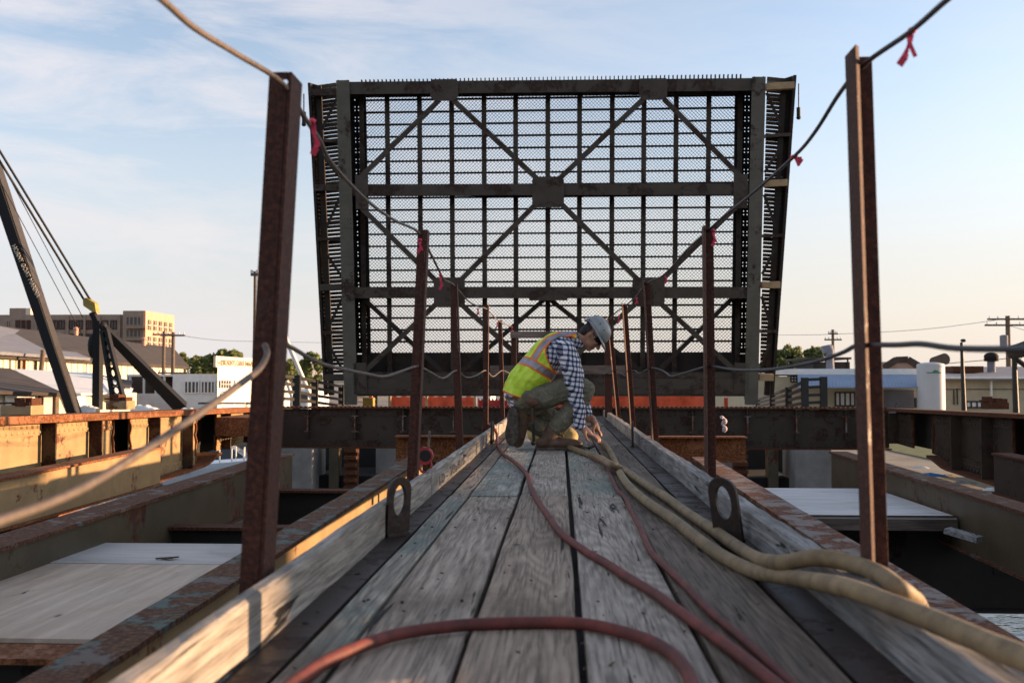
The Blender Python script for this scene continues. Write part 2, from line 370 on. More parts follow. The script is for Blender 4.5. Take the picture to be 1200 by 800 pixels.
# ------------------------------------------------------------------ walkway
wk = empty('walkway', (0, 6, 0), 'plank walkway of grey weathered boards with steel edge strips and timber kerbs', 'walkway')
edges = [-.556, -.458, -.209, .043, .306, .556]
joints = [-.6, 4.96, 8.9, 12.6, 16.1]
gap = [.004, .004, .007, .008, .006, 0]
mats = [['plank_teal','plank','plank_brown','plank_light','plank_dark'], ['plank_brown','plank_teal','plank','plank_teal','plank_dark'],
        ['plank_dark','plank_teal','plank','plank_dark','plank_dark'], ['plank','plank_dark','plank','plank','plank_dark']]
rp = random.Random(3)
for r_ in range(4):
    for c_ in range(5):
        x0 = edges[c_] + gap[c_]/1 + rp.uniform(0, .003); x1 = edges[c_+1] - gap[c_+1]/1 - rp.uniform(0, .003)
        y0 = joints[r_] + .003; y1 = joints[r_+1] - .003 + (rp.uniform(-.01,.01) if r_ else 0)
        m = MB(); n = 40; dz = rp.uniform(-.004, .003); ph = rp.uniform(0, 9)
        y1 = joints[r_+1]-.003
        vs = []
        for i in range(n+1):                      # slightly wavy edges, cupped top
            y = y0 + (y1-y0)*i/n
            a = x0 + .0035*mnoise.noise(Vector((ph, y*1.7, 0))) ; bb = x1 + .0035*mnoise.noise(Vector((ph+5, y*1.7, 0)))
            z = dz + .003*mnoise.noise(Vector((ph, y*.8, 3)))
            vs += [(a, y, z-.045), (bb, y, z-.045), (bb, y, z-.004), (bb-.004, y, z), ((a+bb)/2, y, z-.0015), (a+.004, y, z), (a, y, z-.004)]
        fs = []
        for i in range(n):
            for k in range(7): fs.append((i*7+k, i*7+(k+1)%7, i*7+7+(k+1)%7, i*7+7+k))
        fs += [tuple(range(7)), tuple(n*7+k for k in range(6,-1,-1))]
        m.add(vs, fs)
        m.build('plank', M[mats[r_][c_]], wk)
# nail heads on the planks
nh = MB()
for jy in joints[1:] + [2.6, 3.9, 1.5, 6.4, 7.6, 10.4]:
    for c_ in range(5):
        for xx in (edges[c_]+.05, edges[c_+1]-.05):
            for dy in ((-.05, .05) if jy in joints else (0,)):
                x_ = xx + rp.uniform(-.01,.01); y_ = jy+dy+rp.uniform(-.02,.02)
                nh.cyl((x_, y_, -.004), (x_, y_, .0012), .0042, n=8)
nh.build('nail_heads', M['black'], wk)
# steel edge strips, one each side, with bolt holes drawn as countersunk bolts
for sx_, xa, xb in ((-1, -.645, -.560), (1, .563, .672)):
    s = MB(); ys = [-.6, 3.98, 9.2, 16.1]
    for i in range(3): s.box(xa, xb, ys[i]+.002, ys[i+1]-.002, -.02, -.002)
    s.build('edge_strip', M['strip'], wk)
    bl = MB()
    for y_ in [1.85, 2.35, 2.95, 3.7, 4.6, 5.6, 6.6, 7.6, 8.8]: bl.cyl(((xa+xb)/2, y_, -.004), ((xa+xb)/2, y_, .0005), .009, n=10)
    bl.build('bolt_holes', M['black'], wk)
    s = MB()
    s.box(xa-.003 if sx_ < 0 else xa+.01, xb-.01 if sx_ < 0 else xb+.003, -.6, 16.1, -.10 if sx_ < 0 else -.040, -.022); s.build('edge_channel', M['shade_steel'], wk)
MB().box(-.50, .50, -.6, 16.0, -.062, -.052).build('gap_shade_sheet', M['shade_steel'], wk)  # dark sheet added so the plank gaps look black, carries nothing
# timber kerbs in lengths, wobbling and split at the joints
def kerb(x0, x1, z1, ys, mm, chips=()):
    for i in range(len(ys)-1):
        ya, yb = ys[i]+.004, ys[i+1]-.004; n = max(8, int((yb-ya)/.06)); vs = []; ph = rp.uniform(0, 20)
        dzz = rp.uniform(-.006, .004); dxx = rp.uniform(-.004, .004)
        for k in range(n+1):
            y = ya+(yb-ya)*k/n; q = mnoise.noise(Vector((ph, y*2.2, 1)))*.005; q2 = mnoise.noise(Vector((ph, y*9, 5)))*.003
            zt = z1+dzz+q+q2
            for (c, dlt) in chips:
                zt -= dlt*max(0, 1-abs(y-c)/.06)
            xa = x0+dxx+q*.6; xb = x1+dxx+q*.6; bt = .007
            vs += [(xa,y,-.001),(xb,y,-.001),(xb,y,zt-bt),(xb-bt,y,zt+q2),(xa+bt,y,zt-q2*.5),(xa,y,zt-bt)]
        fs = [(j*6+k, j*6+(k+1)%6, j*6+6+(k+1)%6, j*6+6+k) for j in range(n) for k in range(6)]
        fs += [tuple(range(6)), tuple(n*6+k for k in range(5,-1,-1))]
        MB().add(vs, fs).build('kerb_timber', mm[i % len(mm)], wk)
kerb(-.682, -.641, .122, [-.6, 4.95, 10.2, 15.6], [M['curb'], M['curb'], M['curb']], [(4.9,.02),(5.0,.015),(4.2,.008)])
kerb(.672, .735, .104, [-.6, 4.72, 9.3, 15.9], [M['curb_grey'], M['curb_grey'], M['curb']], [(4.7,.015)])
# pencilled measurement on the inside of the left kerb
wt = MB()
text_mesh('10 - 73x816', 'kerb_lettering', .075, (-.6335, 5.15, .022), (0,1,0), (0,0,1), flat('marker_ink', (.17,.15,.13), .8), wk, .004, -.0004, 1.1, sxx=3.6)
# lifting lugs with an oval eye
def lug(x, y, ang, w=.105, h=.215, lean=0):
    n = 20; outl = [(-w/2, 0), (w/2, 0)] + [(w/2*math.cos(t), h-w/2+w/2*math.sin(t)) for t in [math.pi*i/n for i in range(n+1)]]
    # ring: build outer/inner loops as quads, with solid foot
    ca, sa = math.cos(ang), math.sin(ang)
    def W(u, v, d): return Vector((x + ca*u - sa*d + lean*v, y + sa*u + ca*d, v))
    N = 72; ci = (0, h*.60); ax_, az_ = w*.27, h*.26
    def outer(t):
        c, s_ = math.cos(t), math.sin(t)
        # ray from ci to the outline
        best = 9
        pts = outl; m_ = len(pts)
        for i in range(m_):
            (x1, y1), (x2, y2) = pts[i], pts[(i+1) % m_]
            dx, dy = x2-x1, y2-y1; den = c*dy - s_*dx
            if abs(den) < 1e-9: continue
            tt = ((x1-ci[0])*dy - (y1-ci[1])*dx)/den; uu = ((x1-ci[0])*s_ - (y1-ci[1])*c)/den
            if tt > 0 and -1e-6 <= uu <= 1+1e-6: best = min(best, tt)
        return ci[0]+c*best, ci[1]+s_*best
    vs = []
    for d in (-.008, .008):
        for i in range(N):
            t_ = 2*math.pi*i/N; vs.append(W(ci[0]+ax_*math.cos(t_), ci[1]+az_*math.sin(t_), d)); o_ = outer(t_); vs.append(W(o_[0], o_[1], d))
    fs = []
    for i in range(N):
        j = (i+1) % N; a, b2, c2, d2 = 2*i, 2*i+1, 2*j+1, 2*j; K = 2*N
        fs += [(a,b2,c2,d2), (K+d2,K+c2,K+b2,K+a), (a,d2,K+d2,K+a), (b2,K+b2,K+c2,c2)]
    mm_ = MB().add(vs, fs)
    mm_.bar(W(-w/2, .003, 0), W(w/2, .003, 0), .03, .012)
    mm_.build('lifting_lug', M['strip'], wk, bevel=.0015)
lug(-.606, 3.68, R(48), lean=.05); lug(.602, 3.62, R(140), .115, .225, lean=-.13)
lug(-.625, 9.1, R(84), .10, .20); lug(.62, 8.7, R(90), .10, .22)

# ------------------------------------------------------------------ handrail posts (steel angles), each leaning its own way
def post(bx, by, tx, ty, Y, side, first, label='', zbot=-.25):
    """angle section: a long leg along the walkway and a short one across it; the corner is what the pixels give"""
    lb, la, t_ = (.056, .10, .009) if side < 0 else (.064, .092, .009)
    pb = P(bx, by, Y); pt = P(tx, ty, Y); d = (pt-pb).normalized(); pb = pb + d*((zbot-pb.z)/d.z)
    X = Vector((1,0,0)); Yv = Vector((0,1,0)); s = MB()
    if not first: pb += X*(.022 if side < 0 else -.033); pt += X*(.022 if side < 0 else -.033); lb -= .006; la -= .02
    def seg(o1, o2, u, v, dz=0): s.hexa([o1, o1+u, o1+u+v, o1+v, o2, o2+u+Vector((0,0,dz)), o2+u+v, o2+v-Vector((0,0,dz))])
    if side < 0:
        seg(pb-X*t_, pt-X*t_, X*t_, Yv*la); seg(pb-X*lb, pt-X*lb, X*(lb-t_-.001), Yv*t_)
    else:
        o1, o2 = pb-Yv*la, pt-Yv*la+Vector((0,0,.004)); s.hexa([o1, o1+X*t_*1.4+Yv*.016, o1+X*t_+Yv*la, o1+Yv*la, o2, o2+X*t_*1.4+Yv*.016, o2+X*t_+Yv*la, o2+Yv*la]); seg(pb+X*(t_+.001)-Yv*t_, pt+X*(t_+.001)-Yv*t_, X*(lb-t_), Yv*t_)
    o = s.build('guard_post', M['post'], None, label, 'post', 'steel angle guard posts along the walkway', bevel=.0015)
    if first:        # drilled eye for the rope
        for (px_, py_) in (((333,96) if side < 0 else (1006,81)), ((311,405) if side < 0 else (1015,403))):
            q = P(px_, py_, Y + (0 if side < 0 else 0)); 
            cu = MB().cyl(q-Yv*.05, q+Yv*.05, .0085 if py_ < 200 else .007, n=14); co = cu.build('cutter', M['post']); 
            bo = o.modifiers.new('eye', 'BOOLEAN'); bo.object = co; bo.operation = 'DIFFERENCE'; cutters.append((o, co))
    return pb, pt
cutters = []
posts = {}
PL = [(307,690,342,84,2.36), (483,560,496,269,4.95), (538.5,520,532,332,7.3), (569,500,570,357,9.8), (589,488,586,375,12.3)]
PR = [(1009,672,990,68,2.5), (833,560,830,267,5.15), (768,512,758,330,8.0), (742,500,732,356,10.4), (725,487,714,372,12.9)]
Ll = ['thick rusty guard post nearest the camera on the left, rope threaded through its top',
      'rusty post behind the eyed steel lug, with a red reel hanging beside it',
      'left row guard post third along the walkway, just past the red reel',
      'left row guard post fourth along the walkway, short of where the worker kneels',
      'slim farthest post of the left row, just left of the kneeling worker']
Lr = ['tall rusty post nearest the camera, standing behind the tan hoses',
      'dark rusty post on the right behind the eyed lug, before the cut beam end',
      'right row guard post third along the walkway, in front of the raised leaf',
      'right row guard post fourth along the walkway with sunlit orange edges',
      'slim farthest post of the right row, right beside the hard hat']
for i, (a, b_, c, d, Y) in enumerate(PL): posts['L', i] = post(a, b_, c, d, Y, -1, i == 0, Ll[i])
for i, (a, b_, c, d, Y) in enumerate(PR): posts['R', i] = post(a, b_, c, d, Y, 1, i == 0, Lr[i])

bpy.context.view_layer.update()
for o_ in {o for o, _ in cutters}:
    me_ = bpy.data.meshes.new_from_object(o_.evaluated_get(bpy.context.evaluated_depsgraph_get())); o_.modifiers.clear(); o_.data = me_
for _, c_ in cutters: bpy.data.objects.remove(c_)
# ------------------------------------------------------------------ guard wires
def pxpath(pts, Xs): return [P(x, y, Y) for (x, y, Y) in pts]
def cable(pts, r, m, label, name='guard_wire', n=8):
    return MB().tube(pxpath(pts, 0), r, n, sub=5).build(name, m, None, label, 'wire', 'guard wires strung between the posts')
cable([(120,-55,1.5),(190,0,1.72),(228,33,1.86),(280,65,2.08),(330,97,2.32),(357,138,2.55),(375,165,2.8),(390,193,3.05),(430,235,3.6),(462,258,4.2),(490,272,4.9),
       (505,298,5.3),(515,318,5.7),(521,328,6.5),(532,334,7.25),(548,352,8.3),(560,359,9.2),(570,362,9.75),(580,372,11.2),(588,378,12.2),(600,383,14)],
      .0065, M['cable'], 'grey wire rope through the tops of the left row of posts')
cable([(1160,-40,1.78),(1110,0,1.98),(1066,38,2.2),(1015,74,2.44),(985,108,2.75),(955,155,3.2),(930,184,3.6),(880,228,4.3),(850,252,4.8),(831,269,5.12),
       (805,293,5.9),(778,322,7.2),(758,332,7.95),(745,348,9.2),(733,358,10.3),(722,366,11.6),(714,374,12.8),(705,381,14)],
      .0062, M['cable_dark'], 'dark cable through the tops of the right row of posts')
cable([(-90,640,1.1),(0,610,1.25),(90,575,1.42),(170,527,1.62),(240,480,1.85),(285,447,2.08),(304,432,2.22),(313,415,2.30),(310,404,2.33)],
      .0075, M['cable'], 'tan rope sagging out of the picture from the first left post')
cable([(334,403,2.5),(345,409,2.7),(380,427,3.4),(430,438,4.1),(450,441,4.4),(470,435,4.7),(488,429,4.93),(497,432,5.1),(506,437,5.5),(520,443,6.3),(535,434,7.28),
       (546,442,8.2),(558,440,9.0),(569,434,9.78),(578,441,10.8),(589,434,12.3),(600,439,14)],
      .0065, M['cable'], 'drooping mid height wire along the left row of posts')
cable([(1290,408,1.42),(1200,409,1.65),(1120,408,1.95),(1080,403,2.1),(1050,404,2.25),(1018,404,2.44),(1003,405,2.52),(985,414,2.75),(950,425,3.2),(900,433,3.9),(860,433,4.6),
       (833,429,5.12),(815,433,5.7),(792,440,6.5),(785,440,6.8),(776,434,7.4),(763,431,7.95),(750,437,9.2),(742,434,10.4),(733,440,11.4),(722,434,12.8),(710,438,14)],
      .0062, M['cable_dark'], 'drooping mid height cable along the right row of posts')
def flag(px, py, Y, dx, dy, label, curl=0):
    p = P(px, py, Y); k = Y/F_PX
    pts = [p + Vector((dx*k*f + curl*.012*math.sin(f*7), .004*math.sin(f*9), -dy*k*f)) for f in [i/8 for i in range(9)]]
    s = MB()
    for i in range(8): s.bar(pts[i], pts[i+1], .011+.004*math.sin(i), .0012, (0,1,.3))
    s.ell(p, (.010,0,0), (0,.011,0), (0,0,.008), 8, 6)
    s.bar(pts[-1], pts[-1]+Vector((-.012,.004,-.018)), .016, .0015, (0,1,.4)); s.bar(pts[4], pts[4]+Vector((.014,.004,-.03)), .009, .0012, (0,1,.2))
    s.build('flagging_ribbon', M['pink'], None, label, 'ribbon', 'pink flagging ribbons tied to the guard wires')
flag(366,142,2.62, 5, 32, 'largest pink ribbon dangling from the wire just right of the nearest left post')
flag(1069,36,2.2, -8, 30, 'thin pink ribbon hanging from the cable high above the right nearest post')
flag(929,184,3.6, 8, 2, 'curled pink ribbon on the cable beside the leaf corner', 1)
flag(492,281,4.9, 0, 11, 'pink ribbon at the top of the second left post')
flag(516,322,5.8, 1, 14, 'pink ribbon on the wire between the second and third left posts')
flag(836,270,5.1, 1, 14, 'pink ribbon at the top of the second right post')
flag(779,321,7.2, 2, 8, 'pink ribbon on the cable just right of the third right post')
flag(560,362,9.1, 0, 5, 'tiny pink ribbon before the fourth left post')
flag(583,378,11.4, -1, 5, 'tiny pink ribbon on the wire before the last left post')
flag(600,383,13.5, 0, 5, 'tiny pink ribbon at the far end of the left wire')
flag(746,349,9.2, 0, 5, 'tiny pink ribbon between the third and fourth right posts')
flag(725,370,11.5, 0, 7, 'small pink ribbon beside the top of the fourth right post')

# ------------------------------------------------------------------ hoses on the planks
def hose(pts, r, m, name, label, group, tail=()):
    q = []
    for p in pts:
        z = p[2] if len(p) > 2 else r+.001
        q.append(PZ(p[0], p[1], z))
    q += [Vector(t_) for t_ in tail]
    return MB().tube(q, r, 14, sub=8, wob=.05).build(name, m, None, label, 'hose', group)
ta = [(701,514,.05),(708,520,.03),(714,527),(720,539),(730,560),(745,577),(767,594),(790,609),(815,629),(846,651),(883,669),(915,675,.05),(945,679,.085),(994,689,.125),(1048,709,.130),(1110,734,.130),(1160,755,.129),(1230,786,.129)]
hose(ta, .0215, M['hose_tan'], 'hose', 'thick tan hose held by the worker, running right and over the kerb in front', 'tan hoses', [(.74,1.35,.12),(.80,1.15,.04),(.84,.9,-.15),(.86,.7,-.45),(.86,.5,-.9)])
tb = [(628,516),(640,519),(662,523),(687,531),(702,536,.035),(715,543.5,.066),(730,550,.035),(745,560),(762,571),(784,585),(810,604),(835,620),(862,639),(887,654,.04),(916,659,.09),(957,653,.128),(998,660,.128),(1030,672,.126),(1052,688,.118),(1068,700,.085),(1080,716,.03)]
hose(tb, .0215, M['hose_tan'], 'hose', 'thick tan hose from under the worker, crossing below and resting on the right kerb', 'tan hoses', [(.80,2.0,-.10),(.83,1.85,-.35),(.85,1.7,-.7)])
ra = [(566,502,-.02),(570,498,.09),(574,497,.125),(578,500,.13),(582,508,.06),(583,521),(589,531),(600,539),(611,548),(619,558),(622,570),(630,586),(643,605),(658,625),(685,645),(711,660),(737,677),(767,695),(813,728),(860,762),(905,798),(960,845)]
hose(ra, .0135, M['hose_red'], 'hose', 'red hose snaking from the left kerb past the worker boot down the planks', 'red hoses')
rb = [(270,850),(345,800),(380,776),(420,758),(470,742),(545,732),(630,729),(685,731),(725,739),(762,751),(790,768),(808,792),(818,830)]
hose(rb, .0140, M['hose_red'], 'hose', 'red hose looping across the planks nearest the camera with a sunlit end', 'red hoses')
rc_ = [(688,531),(694,537),(709,545),(717,560),(724,575),(732,582),(738,596),(745,609),(752,622),(762,645),(780,664),(799,682),(832,716),(870,748),(927,800),(975,850)]
hose(rc_, .0100, M['hose_red'], 'hose', 'thin red hose following the long gap beside the tan hoses', 'red hoses')
hose([(672,512,.03),(676,498,.03),(684,489,.03),(691,485,.05),(695,487,.03),(698,492),(690,500)], .010, M['hose_red'], 'hose', 'small red hose curl on the planks just beyond the reaching hand', 'red hoses')
# coupling on the tan hose, next to the hand
cpl = MB(); a = PZ(697,512,.055); b2 = PZ(703,517,.04); cpl.cyl(a, b2, .026, n=16); cpl.cyl(a-(b2-a)*.8, a, .017, n=12)
cpl.build('hose_coupling', M['black'], None, 'dark hose coupling under the worker fingers', 'coupling')

# splinters, grit and wood chips lying on the boards
chips = MB(); rq = random.Random(11)
for i in range(130):
    x = rq.uniform(-.62,.64); y = 1.6+11*rq.random()**1.6; a = rq.uniform(0,3.14); l = rq.uniform(.0015,.006)*(1 if rq.random() < .93 else 2.2); d_ = Vector((math.cos(a), math.sin(a), 0))*l
    chips.bar(Vector((x,y,.003))-d_, Vector((x,y,.0035))+d_, rq.uniform(.0015,.005), .003)
chips.build('debris', M['bark'], None, kind='stuff')
# ------------------------------------------------------------------ barricade across the far end
bc = empty('barricade', (0, 14.6, 0), 'timber barricade of two rails on posts closing the far end of the walkway', 'barricade')
Yb = 14.6; k = Yb/F_PX
def rect(x0, x1, y0, y1, Y, d, m=None):
    m = m or MB(); a = P(x0, y1, Y); b3 = P(x1, y0, Y); return m.box(a.x, b3.x, Y, Y+d, a.z, b3.z)
rect(574, 733, 428, 438, Yb, .04).build('rail', M['lumber'], bc)
rect(598, 668, 388, 396, Yb, .04).build('rail', M['lumber'], bc)
rect(599, 605, 393, 489, Yb+.045, .06).build('upright', M['post'], bc)
rect(709, 717, 392, 489, Yb+.045, .06).build('upright', M['post'], bc)

# ------------------------------------------------------------------ red reel hanging at the second left post
rr = empty('hanging_reel', P(498,535,5.15), 'round red reel with a dark face hanging beside the second left post', 'reel')
c0 = P(497.5, 534, 5.15); s = MB()
s.cyl(c0+Vector((0,-.02,0)), c0+Vector((0,.02,0)), .045, n=20); s.build('reel_case', M['red'], rr)
s = MB(); s.cyl(c0+Vector((.006,-.024,.002)), c0+Vector((.006,-.020,.002)), .030, n=18); s.build('reel_face', M['black'], rr)
s = MB(); s.tube([c0+Vector((-.03,0,-.03)), c0+Vector((-.02,0,-.075)), c0+Vector((.015,0,-.085)), c0+Vector((.035,0,-.06)), c0+Vector((.032,0,-.03))], .006, 8); s.build('handle', M['red'], rr)
s = MB(); s.cyl(c0+Vector((.02,.0,.035)), P(503.5,505,5.15), .006, n=8); s.build('strap', M['lumber'], rr)

# ------------------------------------------------------------------ stringers of the span we stand on
def zt(Y): return -.30 + .0125*Y     # top of the stringers, climbing slightly away from the camera
def stringer(x0, x1, ya, yb, mt, mw, label, depth=.42, cut=None, zf=zt):
    r_ = empty('stringer', ((x0+x1)/2, (ya+yb)/2, zf((ya+yb)/2)), label, 'steel beam', 'long steel stringers of the span')
    n = 30; vs = []
    def pr(f0, f1, dz0, dz1, name, m_, nz=0, rough_edge=0):
        vs = []; n = 60 if rough_edge else 2
        for i in range(n+1):
            y = ya+(yb-ya)*i/n; e0 = rough_edge*mnoise.noise(Vector((x0*3, y*6, 2))); e1 = rough_edge*mnoise.noise(Vector((x0*3+9, y*6, 2)))
            z = zf(y); vs += [(f0+e0,y,z-dz1),(f1+e1,y,z-dz1),(f1+e1,y,z-dz0),(f0+e0,y,z-dz0)]
        fs = [(i*4+k, i*4+(k+1)%4, i*4+4+(k+1)%4, i*4+4+k) for i in range(n) for k in range(4)] + [(0,1,2,3), (n*4+3,n*4+2,n*4+1,n*4)]
        MB().add(vs, fs).build(name, m_, r_)
    xc = (x0+x1)/2; xf = x1-.03 if x0 < 0 else x0+.03     # web set near the walkway face so it reads
    pr(x0, x1, 0, .022, 'top_flange', mt, rough_edge=.006)
    pr(xf-.007, xf+.007, .023, depth-.021, 'web', mw)
    pr(x0, x1, depth-.02, depth, 'bottom_flange', mt, rough_edge=.006)
    return r_
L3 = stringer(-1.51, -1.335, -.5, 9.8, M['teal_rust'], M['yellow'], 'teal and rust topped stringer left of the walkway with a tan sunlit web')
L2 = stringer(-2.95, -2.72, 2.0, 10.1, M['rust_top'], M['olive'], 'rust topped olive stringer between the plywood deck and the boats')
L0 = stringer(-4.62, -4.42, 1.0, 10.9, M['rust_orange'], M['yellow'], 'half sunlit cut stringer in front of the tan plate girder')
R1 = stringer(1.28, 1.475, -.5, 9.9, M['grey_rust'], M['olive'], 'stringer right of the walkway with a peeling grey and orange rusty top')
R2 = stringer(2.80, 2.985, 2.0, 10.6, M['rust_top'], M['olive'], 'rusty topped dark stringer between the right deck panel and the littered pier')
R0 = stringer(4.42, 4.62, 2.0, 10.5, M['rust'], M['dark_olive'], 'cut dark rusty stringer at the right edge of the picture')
MB().bar((-1.362, 5.92, zt(5.9)-.024), (-1.362, 6.0, zt(6)-.40), .004, .006).build('web_crack', M['black'], L3)

# floor beams
def floorbeam(x0, x1, y, ztop, depth, wf, label, mt=None, mw=None):
    r_ = empty('floor_beam', ((x0+x1)/2, y, ztop-depth), label, 'steel beam', 'transverse floor beams')
    MB().box(x0, x1, y-wf/2, y+wf/2, ztop-.022, ztop).build('top_flange', mt or M['rust'], r_)
    MB().box(x0, x1, y-.008, y+.008, ztop-depth+.021, ztop-.023).build('web', mw or M['shade_steel'], r_)
    MB().box(x0, x1, y-wf/2, y+wf/2, ztop-depth, ztop-depth+.02).build('bottom_flange', M['shade_steel'], r_)
    return r_
f1 = floorbeam(-5.0, -1.38, 3.62, -.425, .7, .20, 'near left floor beam with a rust red top and riveted black web', M['rust_orange'])
MB().rivets([(-2.4-.16*i if i else -2.4, 3.607, -.52) for i in range(14)] + [(-1.5-.12*i, 3.607, -.52) for i in range(8)], (0,-1,0), .017).build('rivets', M['shade_steel'], f1)
floorbeam(-2.83, -1.38, 6.95, -.45, .75, .16, 'black floor beam just behind the plywood deck')
floorbeam(-2.83, -1.38, 9.3, -.45, 1.0, .20, 'black floor beam with a thin rusty top in front of the concrete pier')
floorbeam(1.42, 5.35, 7.62, -.51, .62, .20, 'deep black floor beam under the right deck panel above the water', M['shade_steel'])
floorbeam(1.42, 2.88, 9.6, -.51, .9, .20, 'black floor beam behind the right deck panel', M['shade_steel'])
floorbeam(-5.2, -4.5, 8.0, -.55, .5, .2, 'short black floor beam under the tan girder', M['shade_steel'])
# pit sides that keep the bays dark
# deck panels
def panel(corners, z, th, m, label, name='plywood_sheet', group='plywood sheets on the left bay'):
    return MB().prism([(x, y, z-th) for x, y in corners], (0,0,th)).build(name, m, None, label, 'plywood', group, bevel=.001)
panel([(-2.83,3.735),(-1.40,3.735),(-1.40,5.262),(-2.12,5.262)], -.408, .018, M['ply'], 'large grained plywood sheet on the left bay beside the teal beam')
panel([(-2.83,3.755),(-2.125,5.262),(-2.83,5.262)], -.409, .018, M['ply'], 'darker triangular plywood piece beside the olive stringer')
panel([(-2.83,5.268),(-1.40,5.268),(-1.40,5.92),(-2.83,5.92)], -.405, .018, M['ply_white'], 'pale grey plywood strip at the back of the left bay')
sc = MB(); a = PZ(193,655,-.402)
for i in range(5): sc.bar(a+Vector((-.05+.02*i,.01*math.sin(i*2),.004)), a+Vector((.07-.01*i,.02*math.cos(i),.010)), .018, .006)
sc.build('bark_scrap', M['bark'], None, 'brown wood splinter lying on the pale plywood', 'scrap')
rp_ = empty('deck_panel', (2.2, 8.1, -.41), 'pale weathered deck panel with a framed edge on the right bay', 'deck panel')
MB().prism([(1.49,7.24,-.412),(2.80,7.24,-.412),(2.80,9.1,-.412),(1.49,9.1,-.412)], (0,0,.02)).build('plywood_top', M['ply_white'], rp_)
MB().box(1.49, 2.80, 7.225, 7.27, -.49, -.414).build('frame_timber', M['lumber'], rp_)
MB().box(1.49, 2.80, 7.218, 7.24, -.392, -.384).build('edge_trim', M['post'], rp_)
wb = PZ(1128,625,-.62)
MB().bar(PX(1110,621,2.55), PX(1148,632,2.70), .10, .035).build('timber_offcut', M['curb_grey'], None, 'short pale board sticking out below the right deck panel', 'board')
# transverse beam carrying the walkway end
tb_ = empty('cut_beam', (0, 10.7, -.22), 'short rusty I beam crossing under the walkway with torch cut ends', 'steel beam')
s = MB(); s.ibeam((-1.78,10.72,-.14+.12), (1.96,10.72,-.14+.12), .20, .27, .018, .014); s.build('beam', M['rust_orange'], tb_)
MB().box(-1.5,-1.35,10.55,10.75,-.60,-.295).box(1.3,1.5,10.55,10.75,-.60,-.295).build('bearing_plate', M['rust'], tb_)
fg = MB(); a = P(848,506,10.6); fg.tube([a, a+Vector((.012,0,.04)), a+Vector((-.008,0,.08)), a+Vector((.018,.01,.12)), a+Vector((-.01,0,.15)), a+Vector((-.03,0,.14))], lambda f: .014+.014*math.sin(f*9)**2, 7, wob=.6); fg.build('rag_marker', M['rag'], None, 'white rag tied upright on the cut beam end', 'rag')

# ------------------------------------------------------------------ cross girder
cg = empty('cross_girder', (0, 16.6, -.55), 'dark riveted cross girder spanning behind the walkway end', 'girder')
Yc = 16.6
MB().box(-5.15, 5.35, Yc-.008, Yc+.008, -.54, .10).build('web', M['dark_olive'], cg)
MB().box(-5.15, 5.35, Yc-.16, Yc+.16, .108, .13).build('top_flange', M['rust'], cg)
MB().box(-5.15, 5.35, Yc-.16, Yc+.16, -.55, -.53).build('bottom_flange', M['rust'], cg)
s = MB(); s.box(-5.15, 5.35, Yc-.024, Yc-.009, -.02, .10); s.box(-5.15, 5.35, Yc-.024, Yc-.009, -.528, -.42); s.build('flange_angle', M['dark_olive'], cg)
tp = MB(); x = -5.1
while x < 5.3: tp.box(x, x+.035, Yc-.15, Yc-.10, .131, .148); x += .075
tp.build('bolt_row', M['rust'], cg, kind='stuff')
for px in (230, 362, 417, 473, 532, 640, 706, 811, 875, 932, 990):
    xx = P(px, 500, Yc-.03).x
    MB().box(xx-.010, xx+.010, Yc-.11, Yc-.026, -.40, .08).build('stiffener', M['dark_olive'], cg)
    MB().box(xx-.055, xx+.055, Yc-.13, Yc-.112, -.02, -.008).box(xx-.055, xx+.055, Yc-.13, Yc-.112, -.28, -.268).box(xx-.012,xx+.012,Yc-.13,Yc-.112,-.267,-.021).build('small_bracket', M['grey_rust'], cg)
rv = []
x = -5.05
while x < 5.3:
    rv += [(x, Yc-.026, .06), (x, Yc-.026, .01), (x, Yc-.026, -.46), (x, Yc-.026, -.5)]; x += .11
MB().rivets(rv, (0,-1,0), .014).build('rivets', M['dark_olive'], cg, kind='stuff')

